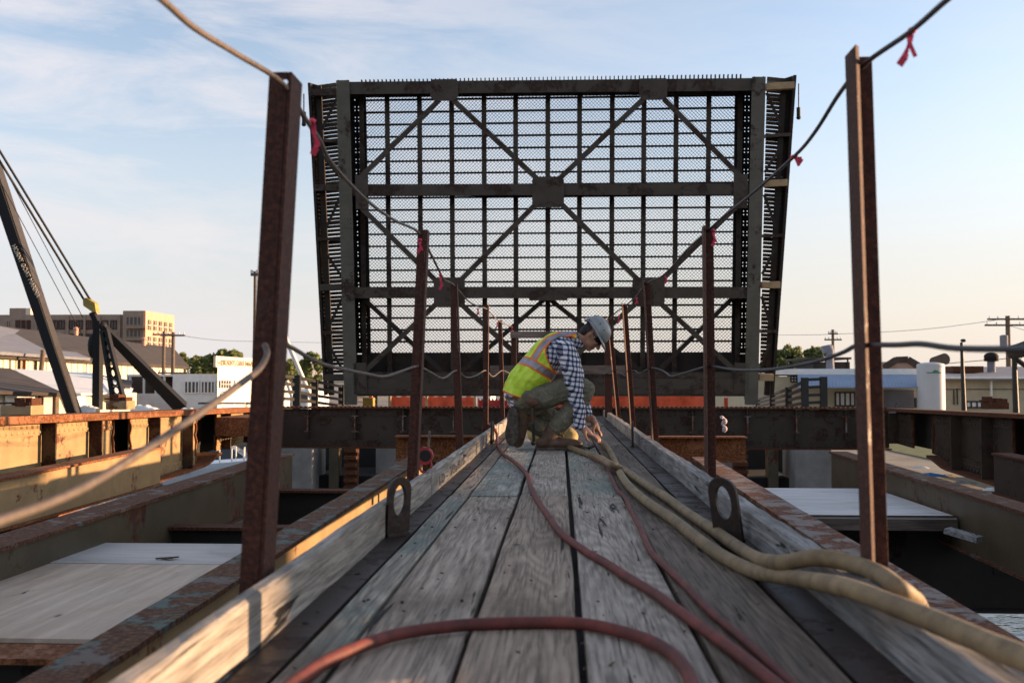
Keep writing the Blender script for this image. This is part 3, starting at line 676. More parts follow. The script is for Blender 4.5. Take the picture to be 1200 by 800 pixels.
# ------------------------------------------------------------------ main plate girders
def lerp(a, b_, f): return a+(b_-a)*f
def plate_girder(X, sgn, mat_, mtop, label, yn, yend, tears, stiff):
    """sgn: -1 left (its inner face looks to +X)"""
    ztop = lambda y: lerp(.237, .130, (y-9.2)/7.2) if sgn < 0 else lerp(.19, .125, (y-11.6)/5)
    zbot = lambda y: -.60 - (15-y)*.034 + .10*max(0, min(1, (y-14.0)/.5))
    r_ = empty('plate_girder', (X, 10, -1), label, 'girder', 'main plate girders of the span')
    fx = -sgn*1.0
    # web in panels between the tears
    tears = sorted(tears); segs = []; y = yn
    for (a, b_, zlo) in tears: segs.append((y, a, None)); segs.append((a, b_, zlo)); y = b_
    segs.append((y, yend, None))
    for (a, b_, zlo) in segs:
        s = MB(); n = max(1, int((b_-a)/.12)); 
        for i in range(n):
            y0 = lerp(a, b_, i/n); y1 = lerp(a, b_, (i+1)/n)
            z0 = zbot(y0)+.02; z1 = zbot(y1)+.02
            if zlo is not None: continue
            s.hexa([(X-.007,y0,z0),(X+.007,y0,z0),(X+.007,y1,z1),(X-.007,y1,z1),(X-.007,y0,ztop(y0)-.03),(X+.007,y0,ztop(y0)-.03),(X+.007,y1,ztop(y1)-.03),(X-.007,y1,ztop(y1)-.03)])
        if zlo is None: s.build('web_panel', mat_, r_)
    # dark backing seen through the torn web: the outer web plate
    s = MB()
    for (a, b_, zlo) in tears: s.hexa([(X-fx*.20,a-.9,zbot(a)+.03),(X-fx*.19,a-.9,zbot(a)+.03),(X-fx*.19,b_+1.0,zbot(b_)+.03),(X-fx*.20,b_+1.0,zbot(b_)+.03),(X-fx*.20,a-.9,ztop(a)-.04),(X-fx*.19,a-.9,ztop(a)-.04),(X-fx*.19,b_+1.0,ztop(b_)-.04),(X-fx*.20,b_+1.0,ztop(b_)-.04)])
    s.build('rear_plate', M['shade_steel'], r_)
    # ragged rusty lips of the tears
    for (a, b_, zlo) in tears:
        for yy in (a, b_):
            s = MB(); n = 14; prev = None
            for i in range(n+1):
                z = lerp(zbot(yy)+.03, ztop(yy)-.05, i/n); p = Vector((X+fx*(.01+.02*random.random()), yy+.05*mnoise.noise(Vector((yy, z*8, 1))), z))
                if prev is not None: s.bar(prev, p, .02, .03, (1,0,0))
                prev = p
            s.build('torn_lip', M['rust_orange'] if sgn < 0 else M['rust'], r_)
    n = 70; vs = []
    def flange(zc, th, w_, name, m_, y0, y1, amp):
        vs = []
        for i in range(n+1):
            y = lerp(y0, y1, i/n); e = amp*mnoise.noise(Vector((y*5, X, zc(y)*0+3))); z = zc(y)
            vs += [(X-w_,y,z-th),(X+w_+e,y,z-th+e*.3),(X+w_+e,y,z+e*.3),(X-w_,y,z)]
        fs = [(i*4+k, i*4+(k+1)%4, i*4+4+(k+1)%4, i*4+4+k) for i in range(n) for k in range(4)] + [(0,1,2,3), (n*4+3,n*4+2,n*4+1,n*4)]
        MB().add(vs, fs).build(name, m_, r_)
    flange(ztop, .075 if sgn < 0 else .05, .17, 'top_flange', mtop, yn, yend, .012)
    flange(lambda y: zbot(y)+.02, .035, .17, 'bottom_flange', mtop, yn, 14.6, .03)
    # flange angles with rivets
    s = MB(); rv = []
    for (a, b_, zlo) in segs:
        if zlo is not None: continue
        s.hexa([(X+fx*.009,a,ztop(a)-.20),(X+fx*.021,a,ztop(a)-.20),(X+fx*.021,b_,ztop(b_)-.20),(X+fx*.009,b_,ztop(b_)-.20),(X+fx*.009,a,ztop(a)-.078),(X+fx*.021,a,ztop(a)-.078),(X+fx*.021,b_,ztop(b_)-.078),(X+fx*.009,b_,ztop(b_)-.078)])
        s.hexa([(X+fx*.009,a,zbot(a)+.022),(X+fx*.021,a,zbot(a)+.022),(X+fx*.021,b_,zbot(b_)+.022),(X+fx*.009,b_,zbot(b_)+.022),(X+fx*.009,a,zbot(a)+.14),(X+fx*.021,a,zbot(a)+.14),(X+fx*.021,b_,zbot(b_)+.14),(X+fx*.009,b_,zbot(b_)+.14)])
        y = a+.05
        while y < b_-.02:
            rv += [(X+fx*.022,y,ztop(y)-.115),(X+fx*.022,y+.04,ztop(y)-.17),(X+fx*.022,y,zbot(y)+.05),(X+fx*.022,y+.04,zbot(y)+.11)]; y += .10
    s.build('flange_angle', mat_, r_)
    MB().rivets(rv, (fx,0,0), .019).build('rivets', mat_, r_, kind='stuff')
    for y in stiff:
        MB().box(*sorted((X+fx*.022, X+fx*.165)), y-.012, y+.012, zbot(y)+.025, ztop(y)-.078).build('stiffener', M['stiff_shade'] if sgn < 0 else mat_, r_)
        rv = [(X+fx*.016, y+.06, z_) for z_ in [zbot(y)+.18+.08*i for i in range(7)]] + [(X+fx*.016, y+.11, z_) for z_ in [zbot(y)+.22+.08*i for i in range(6)]]
        MB().rivets(rv, (fx,0,0), .018).build('stiffener_rivets', mat_, r_)
    return r_
def girY(px, X): return X*1.0/(( px-657)/F_PX)
GL = -5.2; GR = 5.4
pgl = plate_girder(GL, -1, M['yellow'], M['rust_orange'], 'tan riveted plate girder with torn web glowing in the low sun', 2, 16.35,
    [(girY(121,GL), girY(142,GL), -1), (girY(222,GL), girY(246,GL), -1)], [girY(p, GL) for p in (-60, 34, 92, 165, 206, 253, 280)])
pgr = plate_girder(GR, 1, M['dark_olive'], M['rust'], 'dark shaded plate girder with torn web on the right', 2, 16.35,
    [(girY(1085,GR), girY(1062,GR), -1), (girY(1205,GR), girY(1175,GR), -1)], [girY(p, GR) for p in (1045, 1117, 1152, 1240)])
MB().box(-5.05,-3.1,5.5,12.9,-1.35,-1.30).build('bracing_shade_sheet', M['shade_steel'], pgl)  # dark sheet added for the blackness among the bracing below
# rusty ledge boxes and seats left on the girders
def seat(px, py0, py1, px1, X, m_, label, d=.35):
    a = PX(px, py0, X); b_ = PX(px1, py1, X); y0, y1 = sorted((a.y, b_.y)); s = MB(); z0, z1 = sorted((a.z, b_.z))
    s.box(X-.02, X+d, y0, y1, z0, z1); 
    return s.build('bracket_seat', m_, None, label, 'bracket', bevel=.004)
seat(254, 489, 505, 291, GL+.19, M['rust_orange'], 'orange rusty box bracket on the tan girder near its far end', .5)
def rusty_lump(px, py, Y, w_, h_, label, base=None):
    c = P(px, py, Y); r_ = empty('bearing_block', c, label, 'bearing block', 'rusty bearing blocks standing on the girders'); s = MB(); rr_ = random.Random(int(px))
    s.box(c.x-w_/2, c.x+w_/2, c.y-.12, c.y+.12, c.z, c.z+h_*.55)
    s.build('base', base or M['rust'], r_, bevel=.006); s = MB()
    for i in range(9):
        x = c.x+rr_.uniform(-.4,.4)*w_; s.box(x-.03, x+.03, c.y-.10+rr_.uniform(-.03,.03), c.y+.08, c.z+h_*.5, c.z+h_*rr_.uniform(.7,1))
    s.box(c.x-w_*.6, c.x+w_*.3, c.y-.1, c.y+.1, c.z+h_*.62, c.z+h_*.72)
    s.build('plates', M['rust'], r_)
rusty_lump(26, 486, 9.4, .30, .17, 'rusty bearing block on the tan girder at the left edge', M['yellow'])
rusty_lump(141, 479.5, 11.8, .26, .19, 'rusty bearing block on the tan girder below the lattice strut', M['yellow'])
rusty_lump(1166, 479, 12.4, .24, .15, 'brown rusted block on the right girder in front of the beige building')
cb = MB(); c = PX(262, 510, GL+.1)
for i in range(4): cb.tube([c+Vector((.05,-.35+.12*i,.08)), c+Vector((.08,-.33+.12*i,-.02)), c+Vector((.08,-.27+.12*i,-.05)), c+Vector((.08,-.22+.12*i,-.01)), c+Vector((.05,-.2+.12*i,.08))], .009, 6)
cb.build('chain_coil', M['cable'], None, 'coiled chain hanging below the orange box bracket', 'chain')
# litter between the right stringer and girder
def litter(px, py, z, s_, m_, name, label, cat):
    c = PZ(px, py, z); bm_ = MB(); rr_ = random.Random(int(px*3))
    n = 12; vs = [c+Vector((0,0,s_*.25))]
    for k in range(2):
        for i in range(n):
            t_ = 2*math.pi*i/n; r0 = s_*(.5+.5*k)*rr_.uniform(.7,1.1); vs.append(c+Vector((math.cos(t_)*r0*1.5, math.sin(t_)*r0*.8, s_*(.16 if k == 0 else -.02)*rr_.uniform(.5,1.5))))
    fs = [(0,1+i,1+(i+1)%n) for i in range(n)] + [(1+i,1+n+i,1+n+(i+1)%n,1+(i+1)%n) for i in range(n)]
    bm_.add(vs, fs); return bm_.build(name, m_, None, label, cat)
MB().box(3.2, 5.2, 7.6, 11.2, -.86, -.81).build('lower_shelf', M['shade_steel'], None, 'dark lower steel shelf at the right side under the girder', 'ledge')
MB().box(4.15, 5.2, 11.2, 15.2, -.80, -.75).build('debris_shelf', M['dirt'], None, 'light littered ledge between the right stringer and girder', 'ledge')
litter(1091, 557, -.70, .16, M['blue_tarp'], 'tarp', 'crumpled blue tarp between the right stringer and girder', 'tarp')
litter(1078, 548, -.70, .12, M['white'], 'plastic_bag', 'clear white bag beside the blue tarp', 'bag')
litter(1108, 558, -.72, .12, M['lamp_wood'], 'rubble', 'tan scrap of wood right of the blue tarp', 'scrap')
litter(1128, 566, -.72, .13, M['concrete'], 'rubble', 'grey rubble further right of the blue tarp', 'scrap')
litter(1166, 574, -.74, .13, M['white'], 'rubble', 'pale scrap near the right stringer end', 'scrap')
# ------------------------------------------------------------------ raised bascule leaf
TL = R(7.5); LO = Vector((0, 25, 0)); eu = Vector((1,0,0)); ev = Vector((0,-math.sin(TL),math.cos(TL))); ew = Vector((0,math.cos(TL),math.sin(TL)))
def LF(px, py, w_):
    d = ray(px, py); p0 = LO+ew*w_; t_ = (p0-CAM).dot(ew)/d.dot(ew); q = CAM+d*t_-LO; return q.dot(eu), q.dot(ev)
def LW(u, v, w_): return LO+eu*u+ev*v+ew*w_
def LB(m, u0, u1, v0, v1, w0, w1):
    return m.hexa([LW(u0,v0,w0),LW(u1,v0,w0),LW(u1,v0,w1),LW(u0,v0,w1),LW(u0,v1,w0),LW(u1,v1,w0),LW(u1,v1,w1),LW(u0,v1,w1)])
def Lbar(m, a, b_, wa, wd, th):     # between two pixels at depth wa
    p = LW(*LF(*a, wa), wa+th/2); q = LW(*LF(*b_, wa), wa+th/2); return m.bar(p, q, wd, th, ew)
leaf = empty('bascule_leaf', LO, 'raised steel bascule leaf seen from below with open grating deck against the sky', 'drawbridge')
pxw = 24/F_PX
# main girders: wide front flange, web running back to the deck, rear flange
for sgn, (xt, xb_, xi) in ((-1, (401.5, 411, 9)), (1, (889.5, 880.5, -9))):
    s = MB(); a = LF(xt, 94 if sgn < 0 else 90, 0); b_ = LF(xb_, 474, 0)
    s.bar(LW(*a, .012), LW(*b_, .012), .325, .024, ew)
    s.build('girder_flange', M['leaf_green'], leaf)
    s = MB(); s.bar(LW(*a, .47), LW(*b_, .47), .03, .88, ew); s.build('girder_web', M['leaf_dark'], leaf)
    s = MB(); rv = []
    for i in range(70):
        f = i/69; p = LW(*a, 0).lerp(LW(*b_, 0), f)
        rv += [p+eu*.11, p-eu*.11]
        if i % 2: rv += [p+eu*.04, p-eu*.04]
    s.rivets(rv, -ew, .014); s.build('rivets', M['leaf_green'], leaf, kind='stuff')
    # perforated deck strip beside the girder: rows of drain holes
    a2 = LF(xt-sgn*15, 100, .86); b2 = LF(xb_-sgn*15, 414, .86)
    u0 = min(a2[0], b2[0]); v0 = b2[1]; v1 = a2[1]; s = MB(); W_ = .46
    c0_ = (a2[0]+b2[0])/2; ua = c0_-W_/2; rows = 78
    cols = [0, .16, .182, .25, .272, .34, .362, W_]
    for r2 in range(rows):
        va = lerp(v0, v1, r2/rows); vb = lerp(v0, v1, (r2+1)/rows); vm = va+(vb-va)*.68
        LB(s, ua, ua+W_, va, vm if r2 % 3 else vb, .86, .875)
        if r2 % 3 == 0: continue
        for q in range(0, 7):
            if q in (1, 3, 5): continue
            LB(s, ua+cols[q], ua+cols[q+1], vm, vb, .86, .875)
    s.build('perforated_strip', M['drain'], leaf)
# floor beams
FB = [(94.5, 109.5, 405, 885), (215.5, 229.5, 407, 884), (336, 350, 410, 882), (443, 465, 412, 880)]
for k_, (ya, yb, xa, xb_) in enumerate(FB):
    s = MB(); ym = (ya+yb)/2; L_ = LF(xa, ym+(1.2 if k_ == 0 else 0), .05); Rr = LF(xb_, ym-(3.2 if k_ == 0 else 1 if k_ == 1 else 0), .05)
    hgt = (yb-ya)*pxw*.96
    p, q = LW(*L_, .06), LW(*Rr, .06)
    s.bar(p, q, hgt, .022, ew); s.bar(p+ew*.33, q+ew*.33, .02, .62, ew); s.bar(p+ew*.67, q+ew*.67, hgt*.9, .02, ew)
    s.build('floor_beam', M['leaf'], leaf)
s = MB(); Lbar(s, (412, 443), (880, 443), .10, .30, .03); Lbar(s, (412, 459), (880, 459), .02, .12, .05); s.build('sill_beam', M['leaf'], leaf)
s = MB()
for x in (440, 500, 560, 622, 690, 760, 830): Lbar(s, (x, 437), (x+3, 449), -.02, .02, .1)
s.build('sill_stiffeners', M['leaf'], leaf)
# stringers behind the floor beams
for x in (425, 455, 492.6, 530, 567.7, 604.5, 642, 679, 717, 754, 791.5, 829.5, 866):
    f = (x-645)*.018
    s = MB(); Lbar(s, (x+f*.5, 100), (x-f*.55, 441), .72, .125, .02); Lbar(s, (x+f*.5, 100), (x-f*.55, 441), .742, .018, .13); s.build('stringer', M['leaf'], leaf)
# deck cross bars and the fine diagonal grating
u0, _ = LF(426, 260, .9); u1, _ = LF(865, 260, .9); _, vt = LF(640, 100, .9); _, vb_ = LF(640, 414, .9)
nb = 22; vv = []
for i in range(nb+1):
    v = lerp(vb_, vt, i/nb); vv.append(v)
    s = MB(); LB(s, u0-.1, u1+.1, v-.024, v+.024, .885, .955); s.build('cross_bar', M['leaf_dark'], leaf)
s = MB(); pit = .075; th = .0075
ww, hh = u1-u0, vt-vb_
d = 0.0
while d < ww+hh:
    # diagonals u+v = d and u-v = d-hh, clipped to the rectangle
    a0 = (min(d, ww), d-min(d, ww)); b0 = (d-min(d, hh), min(d, hh))
    p = LW(u0+a0[0], vb_+a0[1], .945); q = LW(u0+b0[0], vb_+b0[1], .945)
    if (p-q).length > .02: s.bar(p, q, th, .03, ew)
    p = LW(u1-a0[0], vb_+a0[1], .945); q = LW(u1-b0[0], vb_+b0[1], .945)
    if (p-q).length > .02: s.bar(p+ew*.002, q+ew*.002, th, .026, ew)
    d += pit*1.2
s.build('deck_grating', M['leaf_dark'], leaf)
_, vd = LF(640, 441, .9)
s = MB(); LB(s, u0-.3, u1+.3, vd-.4, vb_-.02, .88, .95); s.build('solid_deck_plate', M['leaf_dark'], leaf)
# gussets
for (x0, x1, y0, y1) in ((504, 537, 93, 118), (749, 782, 92, 117), (623.5, 661, 207, 243), (508, 545, 325, 360), (741, 779, 325, 359), (416, 432, 205, 245), (860, 876, 204, 244), (414, 430, 425, 462), (861, 878, 425, 462), (620,665,340,352)):
    a = LF(x0, y0, .0); b_ = LF(x1, y1, .0); u_0, u_1, v_0, v_1 = a[0], b_[0], b_[1], a[1]; ch = .10
    pl = [(u_0+ch,v_0),(u_1-ch,v_0),(u_1,v_0+ch),(u_1,v_1-ch),(u_1-ch*.3,v_1),(u_0+ch*.3,v_1),(u_0,v_1-ch),(u_0,v_0+ch)] if x1-x0 > 20 and y1-y0 > 20 else [(u_0,v_0),(u_1,v_0),(u_1,v_1),(u_0,v_1)]
    s = MB(); s.prism([LW(u, v, .0) for u, v in pl], ew*.02)
    rv = []; nx, ny = 4, 4
    for i in range(nx):
        for j in range(ny): rv.append(LW(lerp(u_0, u_1, (i+.5)/nx), lerp(v_0, v_1, (j+.5)/ny), 0))
    s.rivets(rv, -ew, .012)
    s.build('gusset_plate', M['leaf'], leaf)
# diagonal bracing: front set and the one behind
for a, b_ in (((515,117),(424,206)), ((530,116),(629,209)), ((754,116),(656,209)), ((778,116),(866,205)), ((424,244),(512,330)), ((627,240),(540,328)),
              ((659,240),(748,328)), ((862,243),(775,328)), ((511,356),(422,440)), ((541,357),(640,446)), ((745,356),(640,446)), ((775,356),(868,440))):
    s = MB(); Lbar(s, a, b_, .025, .13, .018); p = LW(*LF(*a, .1), .09); q = LW(*LF(*b_, .1), .09); s.bar(p, q, .016, .09, ew); s.build('brace', M['leaf'], leaf)
for a, b_ in (((424,348),(530,446)), ((641,348),(528,446)), ((641,348),(765,446)), ((862,346),(766,440))):
    s = MB(); Lbar(s, a, b_, .30, .115, .02); s.build('brace', M['leaf_dark'], leaf)
# finger joint along the free edge
s = MB(); a = LF(424, 97.5, .8); b_ = LF(868, 91, .8); N_ = 92
for i in range(N_):
    p = LW(*a, .8).lerp(LW(*b_, .8), i/(N_-1)); s.bar(p-ev*.06, p+ev*.08, .022, .12, ew)
s.bar(LW(*a, .8)-ev*.05, LW(*b_, .8)-ev*.05, .03, .10, ew); s.build('finger_joint', M['leaf_dark'], leaf)
# sidewalks cantilevered outside the girders
for sgn, nm in ((-1, 'l'), (1, 'r')):
    if sgn < 0: o_t, o_b, i_t, i_b, g_t, g_b = (362,97),(381,463),(394,97),(404,463),(373,100),(388,463)
    else: o_t, o_b, i_t, i_b, g_t, g_b = (932,88),(905.5,463),(899,90),(890,463),(919,92),(899,463)
    sw = leaf
    def mid(t_, b_, f): return (lerp(t_[0], b_[0], f), lerp(t_[1], b_[1], f))
    s = MB(); Lbar(s, o_t, o_b, .62, .07, .5); s.build('fascia_beam', M['leaf_dark'], sw)
    s = MB(); Lbar(s, g_t, g_b, .70, .13, .10); s.build('sidewalk_stringer', M['leaf_dark'], sw)
    s = MB()
    for i in range(74):
        f = (i+.5)/74*.93; p = LW(*LF(*mid(g_t, g_b, f), .9), .9); q = LW(*LF(*mid(i_t, i_b, f), .9), .9)
        e_ = (p-q)*1.0
        s.bar(p+e_*.1, q, .080 if (i*7)%5 else .10, .035, ew)
    s.build('sidewalk_boards', M['slat'], sw)
    s = MB()      # outer strip of boards behind the fascia
    for i in range(74):
        f = (i+.5)/74*.97; p = LW(*LF(*mid(o_t, o_b, f), .9), .9); q = LW(*LF(*mid(g_t, g_b, f), .9), .9); s.bar(p.lerp(q, .22), p.lerp(q, .95), .098, .03, ew)
    s.build('outer_boards', M['leaf_dark'], sw)
    for f in (.03, .185, .335, .50, .655, .80, .945):
        main = f in (.03, .335, .655, .945)
        s = MB(); p = mid(i_t, i_b, f); q = mid(o_t, o_b, f)
        Lbar(s, p, q, .40 if main else .6, .16 if main else .08, .25)
        s.build('sidewalk_bracket', M['lamp_wood'] if (main and sgn > 0) else M['leaf'], sw)
    for f0, f1 in ((.05, .15), (.30, .22), (.37, .47), (.62, .54), (.69, .78), (.93, .84)):
        s = MB(); Lbar(s, mid(i_t, i_b, f0), mid(g_t, g_b, f1), .45, .06, .05); s.build('knee_brace', M['leaf_dark'], sw)
# navigation lamps hanging at the leaf corners
for (x, y0, y1, lab) in ((356, 110, 146, 'small hanging lamp on a rod at the upper left leaf corner'), (936, 98, 138, 'small hanging lamp on a rod at the upper right leaf corner')):
    t_ = LW(*LF(x, y0, .5), .5); bq = LW(*LF(x, y1, .5), .5); r_ = empty('hanging_lamp', bq, lab, 'lamp')
    MB().cyl(t_, bq, .015, n=8).build('rod', M['black'], r_)
    s = MB(); s.cyl(bq+Vector((0,0,.32 if x < 600 else .25)), bq, .05, n=10); s.ell(bq, (.06,0,0),(0,.06,0),(0,0,.05), 10, 6); s.build('lamp_body', M['black'], r_)
# steel seats the leaf turns on
pi_ = empty('bridge_pier', (0, 22, -2.6), 'concrete pier with a dark machinery pit behind the cross girder', 'pier')
zt_ = lambda y, Y: P(640, y, Y).z
def prect(x0, x1, y0, y1, Y, d, m_, name, par, bevel=0):
    a = P(x0, y1, Y); b_ = P(x1, y0, Y); s = MB(); s.box(a.x, b_.x, Y, Y+d, a.z, b_.z); return s.build(name, m_, par, bevel=bevel)
prect(326, 366, 515, 600, 20.4, 1.2, M['concrete'], 'concrete_block', pi_, .02)
prect(933, 975, 512, 600, 20.4, 1.2, M['concrete'], 'concrete_block', pi_, .02)
prect(440, 520, 515, 610, 21.6, .5, M['concrete'], 'concrete_block', pi_)
prect(788, 860, 515, 610, 21.6, .5, M['concrete'], 'concrete_block', pi_)
prect(385, 397, 515, 600, 20.9, .3, M['olive'], 'column', pi_); prect(901, 912, 515, 600, 20.9, .3, M['olive'], 'column', pi_)
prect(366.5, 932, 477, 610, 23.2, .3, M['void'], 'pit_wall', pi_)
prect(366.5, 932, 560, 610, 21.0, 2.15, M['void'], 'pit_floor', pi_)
for x0 in (402, 862):
    s = MB(); a = P(x0, 600, 20.6); b_ = P(x0+15, 515, 20.6); s.box(a.x, b_.x, 20.75, 20.95, a.z, b_.z)
    z = a.z
    while z < b_.z: s.box(a.x, b_.x, 20.62, 20.76, z, z+.07); z += .155
    s.build('gear_rack', M['rust'], pi_)
prect(1006, 1030, 548, 600, 20.3, .5, M['rust'], 'rusty_stub', pi_)
prect(366, 932, 481, 500, 24.0, 1.2, M['concrete'], 'pier_cap', pi_)
# ------------------------------------------------------------------ orange barrier netting, small stuff in the slot under the leaf
bf = empty('barrier_fence', (0, 34, 0), 'orange plastic barrier netting on the road beyond the leaf', 'fence')
def netting(x0, x1, y0, y1, Y, m_, par, seed):
    n = 60; a = P(x0, y1, Y); b_ = P(x1, y0, Y); vs = []
    for i in range(n+1):
        x = lerp(a.x, b_.x, i/n); dy = .12*mnoise.noise(Vector((x*1.3, seed, 0))); top = b_.z - .10*abs(math.sin(i*.5+seed)) + .05*mnoise.noise(Vector((x*2, seed, 3)))
        vs += [(x, Y+dy, a.z), (x, Y+dy*1.5, top), (x, Y+dy*1.5+.02, top), (x, Y+dy+.02, a.z)]
    fs = [(i*4+k, i*4+(k+1)%4, i*4+4+(k+1)%4, i*4+4+k) for i in range(n) for k in range(4)]
    MB().add(vs, fs).build('netting', m_, par)
netting(455, 558, 462, 490, 34, M['orange_net'], bf, 1); netting(595, 660, 468, 490, 34.5, M['orange_net'], bf, 4); netting(690, 835, 458, 492, 33, M['orange_net'], bf, 7)
netting(560, 600, 466, 490, 34.3, M['red'], bf, 9)
for x in (457, 500, 557, 690, 733, 780, 828):
    MB().box(P(x,480,33.8).x-.04, P(x,480,33.8).x+.04, 33.7, 33.8, -1.3, P(x,460,33.8).z).build('stake', M['lamp_wood'] if x != 733 else M['white'], bf)
s = MB(); a = P(538, 480, 40); b_ = P(575, 462, 40); s.box(a.x, b_.x, 40, 43, -1.3, b_.z); s.build('site_cabin', M['white'], None, 'white site cabin seen in the slot under the leaf', 'cabin')
s = MB(); a = P(425, 480, 27); b_ = P(437, 466, 27); s.box(a.x, b_.x, 27, 27.3, -1.3, b_.z); s.build('hazard_post', M['crane_yellow'], None, 'yellow post under the left end of the leaf', 'post')
s = MB(); a = P(432, 480, 27.6); b_ = P(436, 464, 27.6); s.box(a.x, b_.x, 27.6, 27.7, -1.3, b_.z); s.build('hazard_marker', M['orange_net'], None, 'narrow red marker beside the yellow post under the leaf', 'marker')
s = MB(); a = P(849, 480, 27); b_ = P(853, 466, 27); s.box(a.x, b_.x, 27, 27.1, -1.3, b_.z); s.build('hazard_marker', M['orange_net'], None, 'narrow red marker under the right end of the leaf', 'marker')

# ------------------------------------------------------------------ pipe railings either side of the leaf
def railing(pts, label, zl=(0, .28, .56, .84)):     # pts: list of (px, ytop, ybot, Y)
    r_ = empty('pipe_railing', P(pts[0][0], pts[0][2], pts[0][3]), label, 'railing')
    for (x, yt, yb, Y) in pts:
        MB().box(P(x,yt,Y).x-.07, P(x,yt,Y).x+.07, Y-.05, Y+.05, P(x,yb+30,Y).z, P(x,yt,Y).z+.03).build('upright', M['rail'], r_)
    for f in (0.03, .33, .64, .93):
        s = MB()
        for i in range(len(pts)-1):
            a, b_ = pts[i], pts[i+1]; s.bar(P(a[0], lerp(a[1],a[2],f), a[3]), P(b_[0], lerp(b_[1],b_[2],f), b_[3]), .06, .06)
        s.build('rail', M['rail'], r_)
railing([(318,439,468,19.2),(348,441,470,19.6),(369,446,473,22),(400,452,477,26),(440,462,480,34)], 'dark pipe railing left of the leaf, running back along the road')
railing([(965,443,473,21),(943,444,474,21)], 'short dark railing landing right of the leaf')
railing([(943,446,474,21.2),(924,455,477,24),(905,462,478,28),(888,468,480,34)], 'dark railing sloping back towards the leaf on the right')
s = MB(); s.cyl(P(333,392,30), P(368,474,30), .07, n=8); s.build('slanting_pole', M['white'], None, 'white slanting pole behind the left railing', 'pole')
s = MB(); s.cyl(P(336,446,29), P(345,474,29), .06, n=8); s.build('slanting_pole', M['white'], None, 'short white strut at the foot of the left railing', 'pole')
# white things behind the left railing
def gable_boat(): pass
for (x0, x1, y0, Y, m_, lab) in ((345, 362, 456, 42, 'white', 'white van shape behind the left railing'), ):
    a = P(x0, 480, Y); b_ = P(x1, y0, Y); r_ = empty('parked_van', a, 'small pale van parked behind the left railing', 'van')
    s = MB(); s.box(a.x, b_.x, Y, Y+3.8, -1.2, b_.z); s.build('body', M['white'], r_, bevel=.1)
    s = MB(); s.box(a.x+.05, b_.x-.05, Y-.02, Y, b_.z-.55, b_.z-.12); s.build('windscreen', M['glass'], r_)

# ------------------------------------------------------------------ trees
def tree(x, y, zb, h, r, seed, label, n=2600, lean=0, group='trees on the shore', size=.16):
    rr_ = random.Random(seed); t_ = empty('tree', (x, y, zb), label, 'tree', group); s = MB()
    th = h*.42; s.cyl((x,y,zb), (x+lean*.3,y,zb+th), r*.09, r*.055, n=8)
    limbs = []
    for i in range(7):
        a = rr_.uniform(0, 6.28); q = Vector((x+math.cos(a)*r*.6, y+math.sin(a)*r*.6, zb+h*rr_.uniform(.55,.88))); s.cyl((x+lean*.3,y,zb+th*rr_.uniform(.8,1)), q, r*.035, r*.012, n=6); limbs.append(q)
    s.build('trunk', M['bark'], t_)
    cl = []
    for i in range(34):
        a = rr_.uniform(0, 6.28); e = rr_.uniform(-.55, 1); k_ = rr_.uniform(.45, 1.08)
        cl.append((Vector((x+math.cos(a)*r*k_*math.sqrt(1-e*e*.7), y+math.sin(a)*r*k_*math.sqrt(1-e*e*.7), zb+h*.66+e*h*.30)), r*rr_.uniform(.13,.30)))
    s = MB(); vs = []; fs = []
    for i in range(n):
        c, cr_ = rr_.choice(cl); dirv = Vector((rr_.gauss(0,1), rr_.gauss(0,1), rr_.gauss(0,1))).normalized()
        p = c+dirv*cr_*rr_.uniform(.5,1.1); a = Vector((rr_.gauss(0,1), rr_.gauss(0,1), rr_.gauss(0,1))).normalized(); b_ = a.orthogonal().normalized()
        q = size*rr_.uniform(.6,1.4); k0 = len(vs); vs += [p-a*q, p+b_*q*.6, p+a*q, p-b_*q*.6]; fs.append((k0,k0+1,k0+2,k0+3))
    s.add(vs, fs); s.build('crown', M['leaf_tree'], t_, recalc=False)
def ptree(px, ytop, wpx, Y, seed, label, **k):
    c = P(px, ytop, Y); r_ = wpx/2*Y/F_PX; zb = -1.4; tree(c.x, Y, zb, c.z-zb, r_, seed, label, **k)
ptree(368, 413, 34, 60, 1, 'broad green tree just left of the leaf, behind the railing', size=.13, n=4200)
ptree(341, 420, 22, 75, 2, 'small tree behind the slanting white pole', size=.16)
ptree(262, 411, 44, 150, 3, 'round dark tree behind the white marina building sign', size=.4)
ptree(236, 419, 26, 160, 4, 'low dark tree between the utility poles and the white building', size=.4)
ptree(212, 414, 16, 165, 5, 'slim dark tree just right of the paired utility poles', size=.4)
ptree(925, 405, 34, 90, 6, 'green tree just right of the leaf, above the white parapet', size=.22, n=3600)
ptree(962, 407, 38, 110, 7, 'rounded tree behind the flat dark canopy on the right', size=.26)
ptree(900, 412, 26, 95, 8, 'tree half hidden by the right edge of the leaf', size=.22)

